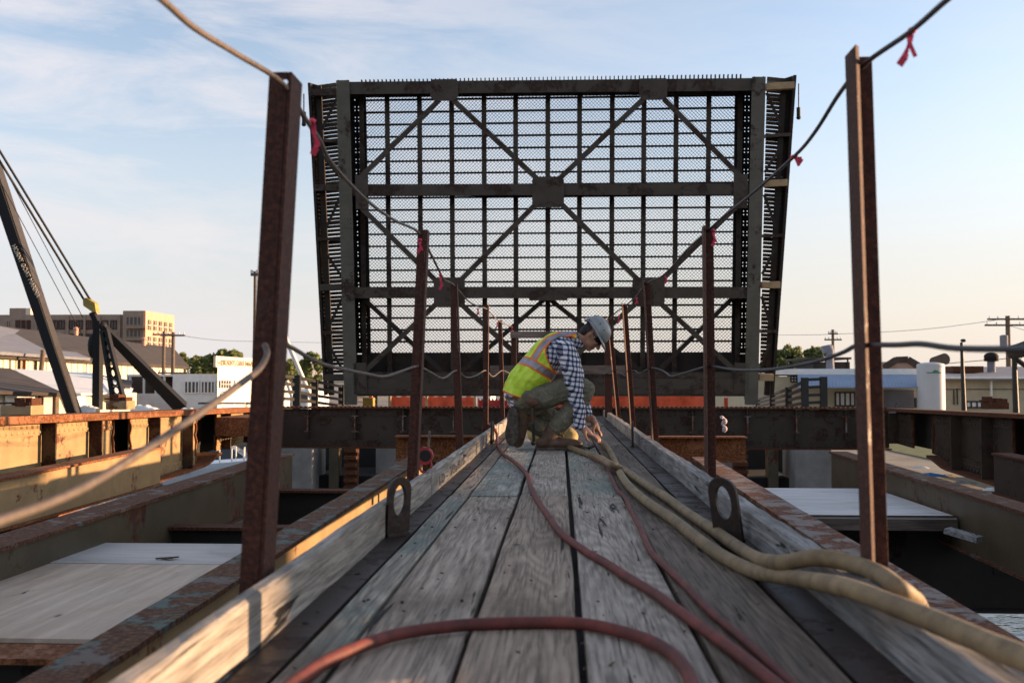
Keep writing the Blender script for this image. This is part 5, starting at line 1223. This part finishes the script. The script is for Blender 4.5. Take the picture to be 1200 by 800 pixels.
# ------------------------------------------------------------------ the kneeling worker
YP = 8.35
def Q(px, py, dy=0.0): return P(px, py, YP+dy)
KP = YP/F_PX
worker = empty('person', (P(645,500,YP).x, YP, 0), 'person kneeling in grey hard hat, lime safety vest and checked shirt, reaching for the hose', 'person')
def volume(name, build_fn, mat_, parent, voxel=.007, smooth=6, sm_f=.5, keep=None, mats=None, face_mat=None, post=None):
    s = MB(); build_fn(s)
    off = wloc(parent); me = bpy.data.meshes.new('raw'); me.from_pydata([v-off for v in s.v], [], s.f)
    bm = bmesh.new(); bm.from_mesh(me); bmesh.ops.remove_doubles(bm, verts=bm.verts, dist=1e-5); bmesh.ops.recalc_face_normals(bm, faces=bm.faces); bm.to_mesh(me); bm.free()
    o = bpy.data.objects.new('raw', me); col.objects.link(o)
    r_ = o.modifiers.new('r', 'REMESH'); r_.mode = 'VOXEL'; r_.voxel_size = voxel; r_.use_smooth_shade = True
    if smooth: q = o.modifiers.new('s', 'SMOOTH'); q.iterations = smooth; q.factor = sm_f
    m2 = bpy.data.meshes.new_from_object(o.evaluated_get(bpy.context.evaluated_depsgraph_get())); bpy.data.objects.remove(o)
    if post: post(m2, off)
    m2.materials.clear()
    for m_ in (mats or [mat_]): m2.materials.append(m_)
    for p in m2.polygons: p.use_smooth = True
    if face_mat:
        for p in m2.polygons: p.material_index = face_mat(p.center+off)
    o2 = bpy.data.objects.new(name, m2); col.objects.link(o2); o2.parent = parent; return o2
def limb(s, pts, rads, ry=1.0):
    """tapered round limb through points; ry widens it across the view"""
    pts = [Vector(p) for p in pts]; PP = smooth_path(pts, 6); RR = []
    for i in range(len(PP)):
        f = i/(len(PP)-1)*(len(pts)-1); k = min(int(f), len(pts)-2); RR.append(lerp(rads[k], rads[k+1], f-k))
    n = 16; vs = []; m = len(PP)
    for i, p in enumerate(PP):
        t_ = (PP[min(i+1,m-1)]-PP[max(i-1,0)]).normalized(); b_ = Vector((0,1,0)); b_ = (b_-t_*b_.dot(t_))
        b_ = b_.normalized() if b_.length > .1 else t_.orthogonal().normalized(); a = t_.cross(b_)
        for k in range(n): th = 2*math.pi*k/n; vs.append(p+a*math.cos(th)*RR[i]+b_*math.sin(th)*RR[i]*ry)
    fs = [(i*n+k, i*n+(k+1)%n, (i+1)*n+(k+1)%n, (i+1)*n+k) for i in range(m-1) for k in range(n)] + [tuple(range(n-1,-1,-1)), tuple((m-1)*n+k for k in range(n))]
    s.add(vs, fs); s.ell(PP[0], (RR[0]*.98,0,0), (0,RR[0]*ry*.98,0), (0,0,RR[0]*.98), 14, 9); s.ell(PP[-1], (RR[-1]*.98,0,0), (0,RR[-1]*ry*.98,0), (0,0,RR[-1]*.98), 14, 9)

# head frame: U points out of the crown, Fd where the face looks (down and to the right)
U = Vector((.80, 0, .60)); Fd = Vector((.60, 0, -.80)); Sd = Vector((0, 1, 0)); HC = Q(694.5, 392, -.02)
def HP(f, u, s_=0): return HC+Fd*f+U*u+Sd*s_
skin, t, b = mk('skin', .55); v = coords(t); b.inputs['Subsurface Weight'].default_value = .08; b.inputs['Subsurface Radius'].default_value = (.02,.008,.004)
t.links.new(ramp(t, noise_n(t, v, 22, 4), [(.3, (.30,.150,.095)), (.7, (.42,.225,.15))]), b.inputs['Base Color'])
wrist_n = Q(681.5, 499, -.17); palm_n = Q(690, 508.5, -.17)
def body_fn(s):
    s.ell(HC+U*.012, Fd*.098, Sd*.076, U*.108, 24, 16)                    # skull
    s.ell(HP(.035,-.052), Fd*.062, Sd*.060, U*.062, 18, 12)               # jaw
    s.ell(HP(.072,-.098), Fd*.026, Sd*.028, U*.022, 12, 8)                # chin
    limb(s, [HP(.088,.020), HP(.108,-.014), HP(.118,-.034)], [.010,.013,.016])   # nose
    s.ell(HP(.103,-.036,-.010), Fd*.010, Sd*.009, U*.009, 10, 6)
    s.ell(HP(.103,-.036,.010), Fd*.010, Sd*.009, U*.009, 10, 6)
    s.ell(HP(.086,.030), Fd*.016, Sd*.050, U*.012, 14, 8)                 # brow
    s.ell(HP(.094,-.062), Fd*.014, Sd*.026, U*.007, 12, 8); s.ell(HP(.090,-.074), Fd*.013, Sd*.022, U*.008, 12, 8)   # lips
    for sg in (-1, 1):
        s.ell(HP(.068,-.016,sg*.042), Fd*.024, Sd*.022, U*.022, 12, 8)    # cheekbones
        s.ell(HP(-.012,-.008,sg*.077), Fd*.020, Sd*.009, U*.032, 12, 8)   # ears
        s.ell(HP(-.018,.006,sg*.084), Fd*.012, Sd*.005, U*.018, 10, 6)
    limb(s, [HP(-.02,-.05), Q(676,400), Q(668,402)], [.058,.058,.068])    # neck
    limb(s, [Q(612,464), Q(618,449), Q(631,433), Q(644,417), Q(656,406), Q(666,401)], [.11,.115,.12,.12,.10,.07], 1.25)
    for dy, (sh, el, wr) in ((-.17, ((664,410),(671.5,447),(681.5,499))), (.19, ((665,410),(677,446),(690,491)))):
        a, b_, c = Q(*sh, dy), Q(*el, dy-.02 if dy < 0 else dy), (wrist_n if dy < 0 else Q(*wr, .08)); limb(s, [a, b_, c], [.055,.045,.029])
    # right hand (near): palm, four fingers closing round the coupling, thumb off the side of the palm
    limb(s, [wrist_n, Q(686,504,-.17), palm_n], [.028,.033,.034], 1.15)
    for (dy, pts, r0) in ((-.205, ((692,509),(697.5,512),(700.5,515.5),(700,518.5)), .0100), (-.183, ((693,510),(699,512.5),(702.5,516),(701.5,519)), .0105),
                          (-.160, ((693,509.5),(699.5,511.5),(703,514.5),(702.5,518)), .0105), (-.139, ((692.5,508.5),(698.5,509.5),(702,512),(702.5,515.5)), .0090)):
        limb(s, [Q(*p, dy) for p in pts], [r0*1.15, r0*1.05, r0*.95, r0*.82])
    limb(s, [Q(685.5,505,-.205), Q(686,510,-.225), Q(688,514.5,-.228), Q(691,517.5,-.222)], [.014,.0125,.011,.009])
    # far hand flat near the planks
    fw = Q(694,490,.08); limb(s, [fw, Q(697,497,.08), Q(699,502,.08)], [.027,.031,.030], 1.2)
    for dy, ex in ((.05, 0), (.072, 1), (.094, .5), (.115, -1)): limb(s, [Q(700,503,dy), Q(703+ex,507,dy), Q(704+ex,511,dy)], [.0105,.0098,.0085])
    limb(s, [Q(697,498,.045), Q(695,504,.03), Q(696,508,.03)], [.013,.011,.009])
    # legs under the trousers
    limb(s, [Q(620,466,-.10), Q(655,456,-.12), Q(686,455,-.13)], [.085,.072,.058]); limb(s, [Q(686,455,-.13), Q(668,476,-.13), Q(650,501,-.13)], [.058,.055,.040])
    limb(s, [Q(614,467,.10), Q(636,484,.13), Q(655,500,.14)], [.085,.065,.050]); limb(s, [Q(655,500,.14), Q(636,502,.08), Q(617,491,.02)], [.050,.042,.036])
body = volume('body', body_fn, skin, worker, .0058, 4)
# eyes under the glasses
ew_, t, b = mk('eye_white', .2); b.inputs['Base Color'].default_value = (.7,.68,.64,1)
s = MB(); [s.ell(HP(.083,.008,sg*.030), Fd*.013, Sd*.013, U*.011, 12, 8) for sg in (-1,1)]; s.build('eyes', ew_, worker)
hairm = flat('hair', (.018,.012,.009), .7, 0, .5, 90)
def hair_fn(s):
    s.ell(HC+U*.018-Fd*.012, Fd*.098, Sd*.083, U*.104, 24, 16); s.ell(HP(-.052,-.035), Fd*.052, Sd*.070, U*.052, 16, 10)
def hair_cut(me, off):
    bm = bmesh.new(); bm.from_mesh(me); kill = []
    for v_ in bm.verts:
        p = v_.co+off-HC; f, u = p.dot(Fd), p.dot(U)
        if (f > .012 and u < .055) or (f > .06) or (abs(p.y) > .06 and f > -.035 and u < .035) or u < -.085: kill.append(v_)
    bmesh.ops.delete(bm, geom=kill, context='VERTS'); bm.to_mesh(me); bm.free()
volume('hair', hair_fn, hairm, worker, .006, 3, post=hair_cut)
# stubble/glasses
gl, t, b = mk('safety_glasses', .12); b.inputs['Base Color'].default_value = (.01,.01,.011,1)
s = MB(); n = 16; vs = []
for i in range(n+1):
    a = -1.25+2.5*i/n
    for (u, k_) in ((.024,1.0),(-.018,1.02),(-.018,1.06),(.024,1.04)): vs.append(HP(.006+.098*k_*math.cos(a)*.98, u, .080*math.sin(a)*k_))
s.add(vs, [(i*4+k, i*4+(k+1)%4, i*4+4+(k+1)%4, i*4+4+k) for i in range(n) for k in range(4)], True)
for sg in (-1, 1): s.bar(HP(.036,.008,sg*.080), HP(-.03,.004,sg*.086), .004, .007, U)
s.build('safety_glasses', gl, worker)
# hard hat: dome, ridge, brim that widens to the front
hm, t, b = mk('hard_hat_shell', .38); v = coords(t); t.links.new(ramp(t, noise_n(t, v, 9, 5), [(.35,(.21,.225,.23)),(.65,(.31,.325,.33))]), b.inputs['Base Color'])
hat = empty('hard_hat', HC-wloc(worker)); hat.parent = worker
U2 = (U*.97+Fd*.24).normalized()*1; U2 = Vector((.86,0,.51)); F2 = Vector((.51,0,-.86)); H0 = Q(699,387.5,-.02)
def HH(f, u, s_=0): return H0+F2*f+U2*u+Sd*s_
s = MB(); n, m = 40, 12; vs = []; 
for j in range(m+1):
    ph = math.pi/2*j/m
    for i in range(n):
        a = 2*math.pi*i/n; rf = .128*math.cos(ph)**.82; rs = .108*math.cos(ph)**.82; vs.append(HH(rf*math.cos(a), .112*math.sin(ph), rs*math.sin(a)))
fs = [(j*n+i, j*n+(i+1)%n, (j+1)*n+(i+1)%n, (j+1)*n+i) for j in range(m) for i in range(n)]; s.add(vs, fs, True)
shell = s.build('shell', hm, hat); so = shell.modifiers.new('t', 'SOLIDIFY'); so.thickness = .004
s = MB(); vs = []
for i in range(n):
    a = 2*math.pi*i/n; fr = max(0, math.cos(a)); e_ = .014+.045*fr**2
    for (k_, z) in ((0, .002), (1, -.010-.010*fr)): vs.append(HH((.126+e_*k_)*math.cos(a), z, (.106+e_*k_*.8)*math.sin(a)))
    for (k_, z) in ((1, -.015-.010*fr), (0, -.004)): vs.append(HH((.126+e_*k_)*math.cos(a), z, (.106+e_*k_*.8)*math.sin(a)))
s.add(vs, [(i*4+k, i*4+(k+1)%4, ((i+1)%n)*4+(k+1)%4, ((i+1)%n)*4+k) for i in range(n) for k in range(4)], True); s.build('brim', hm, hat)
s = MB(); pts = [HH(.130*math.cos(a)*.99, .116*math.sin(a)+.001) for a in [math.pi*i/16 for i in range(2, 15)]]
for i in range(len(pts)-1): s.bar(pts[i], pts[i+1], .022, .008, Sd.cross(pts[i+1]-pts[i]))
s.build('ridge', hm, hat)
s = MB(); [s.cyl(HH(.03*k_, .052, -.092), HH(.03*k_, .052, -.100), .005, n=8) for k_ in (-1, 1)]; s.build('rivets', M['black'], hat)
s = MB(); s.tube([HH(-.10,-.012,-.075), HH(-.118,-.03,-.03), HH(-.122,-.032,.03), HH(-.10,-.012,.075)], .011, 8); s.tube([HH(-.10,-.012,-.078), HH(-.03,-.014,-.098), HH(.06,-.012,-.090)], .008, 8); s.build('suspension_band', M['roof_grey'], hat)
# shirt
sm_, t, b = mk('checked_shirt', .85); tcx = nn(t, 'ShaderNodeTexCoord'); mpx = nn(t, 'ShaderNodeMapping'); mpx.inputs['Rotation'].default_value = (0, R(-8), 0)
t.links.new(tcx.outputs['Object'], mpx.inputs['Vector']); sp = nn(t, 'ShaderNodeSeparateXYZ'); t.links.new(mpx.outputs[0], sp.inputs[0])
nz = noise_n(t, tcx.outputs['Object'], 7, 3); wob = math_(t, 'MULTIPLY', math_(t, 'SUBTRACT', nz, .5), .035)
def stripe(src, per, duty=.0, ):
    w_ = math_(t, 'SINE', math_(t, 'MULTIPLY', math_(t, 'ADD', src, wob), 2*math.pi/per)); return ramp(t, math_(t, 'ADD', math_(t, 'MULTIPLY', w_, .5), .5), [(.56,(0,0,0)),(.66,(1,1,1))])
c1 = stripe(math_(t, 'ADD', sp.outputs[0], math_(t, 'MULTIPLY', sp.outputs[1], .9)), .042); c2 = stripe(sp.outputs[2], .041)
sh_c = mixc(t, c1, (.70,.71,.74), (.17,.18,.27)); sh_c = mixc(t, c2, sh_c, mixc(t, c1, (.16,.17,.26), (.014,.016,.035)))
t.links.new(sh_c, b.inputs['Base Color']); bump(t, b, noise_n(t, tcx.outputs['Object'], 16, 4, .6, .8), .7, .02)
TP = [Q(611,465), Q(617,450), Q(630,434), Q(643,418), Q(655,407), Q(667,402)]
def wrinkle(amp, sc, dirv=None):
    def f(me, off):
        nrm_ = [v_.normal.copy() for v_ in me.vertices]; cos_ = [v_.co.copy() for v_ in me.vertices]; new_ = []
        for co_, no_ in zip(cos_, nrm_):
            p = co_+off; d_ = mnoise.noise(Vector((p.x*sc, p.y*sc*.7, p.z*sc*1.4)))+.5*mnoise.noise(p*sc*2.3); new_ += list(co_+no_*d_*amp)
        me.vertices.foreach_set('co', new_); me.update()
    return f
def shirt_fn(s):
    limb(s, TP, [.135,.142,.145,.142,.118,.080], 1.30); s.ell(Q(598,464), (.05,0,-.02), (0,.15,0), (.01,0,.03), 16, 8)
    limb(s, [Q(663,409,-.17), Q(669,428,-.19), Q(673,450,-.19), Q(677,474,-.18), Q(680,498,-.17)], [.086,.088,.078,.064,.046])
    limb(s, [Q(663,409,.18), Q(672,430,.20), Q(678,450,.18), Q(688,484,.09)], [.078,.074,.064,.044])
    limb(s, [Q(664,401), Q(672,400), Q(677,399)], [.085,.076,.070], 1.05)
    s.cyl(Q(678.5,493,-.172), Q(681,502.5,-.17), .047, .043, n=20)
volume('shirt', shirt_fn, sm_, worker, .0065, 4, post=wrinkle(.010, 13))
# collar
s = MB(); n = 20; vs = []; ax_ = (Q(682,396)-Q(668,402)).normalized(); sx_ = ax_.cross(Sd)
for i in range(n):
    a = 2*math.pi*i/n
    for (rr_, h_) in ((.076,.00),(.070,.040),(.078,.038),(.086,-.005)): vs.append(Q(672,400)+ax_*h_+sx_*math.cos(a)*rr_+Sd*math.sin(a)*rr_)
s.add(vs, [(i*4+k, i*4+(k+1)%4, ((i+1)%n)*4+(k+1)%4, ((i+1)%n)*4+k) for i in range(n) for k in range(4)], True); s.build('collar', sm_, worker)
# vest
lime, t, b = mk('lime_mesh', .7); v = coords(t); t.links.new(ramp(t, noise_n(t, v, 9, 5), [(.33,(.34,.48,.02)),(.5,(.52,.72,.05)),(.7,(.62,.82,.09))]), b.inputs['Base Color']); bump(t, b, noise_n(t, v, 12, 4, .6, .7), .8, .02)
orng, t, b = mk('orange_trim', .6); b.inputs['Base Color'].default_value = (.80,.14,.02,1)
grey, t, b = mk('reflective_tape', .35); v = coords(t); t.links.new(ramp(t, noise_n(t, v, 14, 4), [(.3,(.20,.19,.21)),(.7,(.33,.32,.35))]), b.inputs['Base Color']); b.inputs['Metallic'].default_value = .3
def px_of(p):   # flat side-on sewing pattern of the vest, in units of 1/F_PX * YP
    rel = p-CAM; v_ = RC.inverted() @ Vector((rel.x, YP, rel.z)); return 600+F_PX*v_.x/v_.y, 400-F_PX*v_.z/v_.y
def dseg(p, a, b_):
    ax_, ay = b_[0]-a[0], b_[1]-a[1]; t_ = max(0, min(1, ((p[0]-a[0])*ax_+(p[1]-a[1])*ay)/(ax_*ax_+ay*ay))); return math.hypot(p[0]-a[0]-ax_*t_, p[1]-a[1]-ay*t_)
def dline(p, L_): return min(dseg(p, L_[i], L_[i+1]) for i in range(len(L_)-1))
ARM = [(682,414),(679,402),(670,395.5),(656,395),(647,400),(641.5,407),(641,415),(644,424),(650,433),(657.5,440)]
HEM = [(589,458),(600,463),(611,466.5),(627,468),(640,464.5),(647,456),(652,448),(657.5,441)]
BAND = [(606,420),(622,425),(637,434),(651,443),(660,449)]
STRAP = [(625,423),(634,408),(642,399),(654,393.5),(672,389)]
ARMC = [(661,428),(664,400)]
def inside_poly(p, poly):
    c = False; n = len(poly)
    for i in range(n):
        (x1,y1),(x2,y2) = poly[i], poly[(i+1)%n]
        if (y1 > p[1]) != (y2 > p[1]) and p[0] < (x2-x1)*(p[1]-y1)/(y2-y1)+x1: c = not c
    return c
VP = HEM + [ARM[i] for i in range(len(ARM)-1, -1, -1)] + [(686,392),(672,380),(640,384),(600,400),(585,440)]
def vest_fn(s): limb(s, [Q(607,468), Q(615,451), Q(629,434), Q(642,418), Q(654,407), Q(664,402.5), Q(672,399)], [.150,.158,.160,.156,.134,.104,.086], 1.30)
def vest_cut(me, off):
    wrinkle(.009, 11)(me, off)
    bm = bmesh.new(); bm.from_mesh(me); kill = []
    for v_ in bm.verts:
        p = v_.co+off; q = px_of(p); 
        if not inside_poly(q, VP): kill.append(v_)
        elif q[0]+.0*q[1] > 676: kill.append(v_)
    bmesh.ops.delete(bm, geom=kill, context='VERTS')
    for _ in range(2): bmesh.ops.smooth_vert(bm, verts=[v_ for v_ in bm.verts if v_.is_boundary], factor=.5, use_axis_x=True, use_axis_y=True, use_axis_z=True)
    bm.to_mesh(me); bm.free()
def vest_mat(p):
    q = px_of(p)
    d1 = dline(q, BAND)
    if d1 < 3.6: return 2
    if d1 < 5.6: return 1
    d2 = dline(q, STRAP)
    if q[1] < 424 and d2 < 2.6: return 2
    if q[1] < 424 and d2 < 4.2: return 1
    if dline(q, ARM) < 2.2 or dline(q, HEM) < 1.8: return 1
    return 0
vest = volume('safety_vest', vest_fn, lime, worker, .0045, 5, mats=[lime, orng, grey], face_mat=None, post=vest_cut)
offw = wloc(worker)
for p in vest.data.polygons: p.material_index = vest_mat(p.center+offw)
so = vest.modifiers.new('t', 'SOLIDIFY'); so.thickness = .005
# trousers
tr, t, b = mk('work_trousers', .9); v = coords(t); t.links.new(ramp(t, noise_n(t, v, 10, 6, .65), [(.32,(.115,.105,.072)),(.52,(.175,.16,.115)),(.72,(.25,.228,.17))]), b.inputs['Base Color']); bump(t, b, noise_n(t, v, 18, 5, .65, 1.6), 1.0, .03)
def trouser_fn(s):
    limb(s, [Q(606,464), Q(614,469), Q(622,473)], [.108,.120,.112], 1.4)
    limb(s, [Q(616,466,-.10), Q(640,464,-.12), Q(664,457,-.13), Q(684,455.5,-.13)], [.112,.108,.098,.090]); limb(s, [Q(685,456,-.13), Q(677,471,-.13), Q(665,486,-.13), Q(653,500,-.13)], [.090,.086,.080,.072])
    limb(s, [Q(614,467,.10), Q(636,484,.13), Q(655,500,.14)], [.11,.098,.082]); limb(s, [Q(655,500,.14), Q(636,503,.08), Q(617,492,.02)], [.080,.070,.058])
volume('trousers', trouser_fn, tr, worker, .0065, 5, post=lambda me, off: (wrinkle(.008, 10)(me, off), wrinkle(.0035, 30)(me, off)))
# boots
bt, t, b = mk('brown_leather', .6); v = coords(t); t.links.new(ramp(t, noise_n(t, v, 14, 5), [(.3,(.05,.028,.018)),(.55,(.12,.068,.042)),(.75,(.20,.125,.08))]), b.inputs['Base Color']); bump(t, b, noise_n(t, v, 40, 4), .5, .01)
sole, t, b = mk('boot_sole', .85); v = coords(t); t.links.new(ramp(t, noise_n(t, v, 20, 5), [(.35,(.035,.027,.022)),(.65,(.11,.088,.072))]), b.inputs['Base Color']); bump(t, b, noise_n(t, v, 60, 3), .6, .01)
def zfix(p, z): p = Vector(p); p.z = z; return p
fb = lambda px, z, dy=-.13: Vector((P(px,500,YP+dy).x, YP+dy, z))
def boot1(s):
    limb(s, [fb(646,.15), fb(643,.10), fb(640,.065)], [.062,.060,.052]); limb(s, [fb(634,.060), fb(648,.066), fb(662,.060), fb(676,.050)], [.048,.050,.046,.038], 1.0); s.ell(fb(677,.048), (.045,0,0), (0,.046,0), (0,0,.032), 14, 8)
volume('boot', boot1, bt, worker, .006, 4)
def sole1(s):
    vs = []; n = 24; L0_, L1_ = fb(627,0).x, fb(686,0).x
    for z in (.002, .026):
        for i in range(n): a = 2*math.pi*i/n; u = math.cos(a); vs.append(((L0_+L1_)/2+(L1_-L0_)/2*u*(1.0 if abs(u) < .9 else 1), YP-.13+math.sin(a)*(.048+.006*u), z))
    s.add(vs, [tuple(range(n-1,-1,-1)), tuple(range(n,2*n))]+[(i,(i+1)%n,n+(i+1)%n,n+i) for i in range(n)])
s = MB(); sole1(s); s.build('boot_sole', sole, worker)
# rear boot: toe on the planks, sole turned towards the camera and left
th_ = Vector((P(600.5,517,YP-.10).x, YP-.10, .045)); hh_ = Q(603, 477, -.13); an_ = Q(614, 488, .0)
def boot2(s): limb(s, [Q(620,489,.02), Q(614,486,-.01), Q(609,480,-.05)], [.062,.062,.055]); limb(s, [hh_+Vector((.045,.05,-.02)), Q(610,490,-.06), Q(609,503,-.06), th_+Vector((.040,.05,.02))], [.058,.064,.062,.052])
volume('boot', boot2, bt, worker, .006, 4)
s = MB(); ax_ = (th_-hh_); L_ = ax_.length; ax_.normalize(); nrm = Vector((-.45,-.88,.05)).normalized(); nrm = (nrm-ax_*nrm.dot(ax_)).normalized(); sd_ = ax_.cross(nrm); vs = []; n = 28; cc = (th_+hh_)/2
prof = []
for i in range(n):
    a = 2*math.pi*i/n; u = math.cos(a); wd = .058+.014*max(0,u)-.012*math.exp(-((u+.15)/.25)**2); prof.append((u*(L_/2+.012), math.sin(a)*wd*1.1/max(.6, 1)))
for k_ in (.028, -.002):
    for (u, w_) in prof: vs.append(cc+ax_*u+sd_*w_+nrm*k_)
s.add(vs, [tuple(range(n-1,-1,-1)), tuple(range(n,2*n))]+[(i,(i+1)%n,n+(i+1)%n,n+i) for i in range(n)])
s.build('boot_sole', sole, worker, bevel=.006)
# belt and tool pouch
beltm = flat('belt_leather', (.10,.05,.028), .6, 0, .4, 20)
s = MB(); n = 24; vs = []; ax_ = (Q(617,450)-Q(611,465)).normalized(); sx_ = ax_.cross(Sd)
for i in range(n):
    a = 2*math.pi*i/n
    for (rr_, h_) in ((.130,-.022),(.130,.022),(.140,.022),(.140,-.022)): vs.append(Q(613,468)+ax_*h_+sx_*math.cos(a)*rr_+Sd*math.sin(a)*(rr_*1.33))
s.add(vs, [(i*4+k, i*4+(k+1)%4, ((i+1)%n)*4+(k+1)%4, ((i+1)%n)*4+k) for i in range(n) for k in range(4)], True); s.build('belt', beltm, worker)
s = MB(); s.ell(Q(624,471,-.245), (.055,0,-.012), (0,.03,0), (.008,0,.036), 16, 10); s.bar(Q(624,478,-.27), Q(625,518,-.20), .014, .006, Sd, mi=0); pouch = s.build('tool_pouch', beltm, worker)
s = MB(); s.bar(Q(624.5,476,-.25), Q(625.5,519,-.22), .022, .010, Sd); s.ell(Q(625,519,-.22), (.02,0,0), (0,.015,0), (0,0,.02), 10, 6); s.build('pouch_strap', M['black'], worker)
# canvas bag on the planks behind the boots
cv, t, b = mk('yellow_canvas', .85); v = coords(t); t.links.new(ramp(t, noise_n(t, v, 9, 5), [(.35,(.32,.22,.07)),(.65,(.62,.47,.20))]), b.inputs['Base Color']); bump(t, b, noise_n(t, v, 14, 4), .8, .02)
bag = empty('canvas_bag', (P(646,512,YP+.36).x, YP+.42, 0), 'crumpled yellow canvas bag on the planks behind the worker boots', 'bag')
def bag_fn(s):
    c = Vector((P(646,512,YP+.4).x, YP+.40, .09)); s.ell(c, (.20,0,0), (0,.10,0), (0,0,.115), 20, 12); s.ell(c+Vector((.15,-.02,-.02)), (.09,0,0), (0,.09,0), (0,0,.10), 16, 10); s.ell(c+Vector((-.12,0,.03)), (.10,0,0), (0,.08,0), (0,0,.10), 16, 10)
volume('bag_body', bag_fn, cv, bag, .010, 3, post=wrinkle(.014, 10))
s = MB(); c = Vector((P(646,512,YP+.4).x, YP+.30, .10)); s.tube([c+Vector((.02,.02,.08)), c+Vector((.08,-.05,.03)), c+Vector((.12,-.04,-.06))], .009, 6); s.build('strap', M['black'], bag)
# tool on the planks by the hand
s = MB(); a = PZ(676,521,.012); b_ = PZ(690,525,.012); s.cyl(a, b_, .008, n=8); s.cyl(b_, PZ(697,522,.03), .012, n=8); s.build('hand_tool', M['black'], None, 'small dark wrench lying between the front boot and the hand', 'tool')
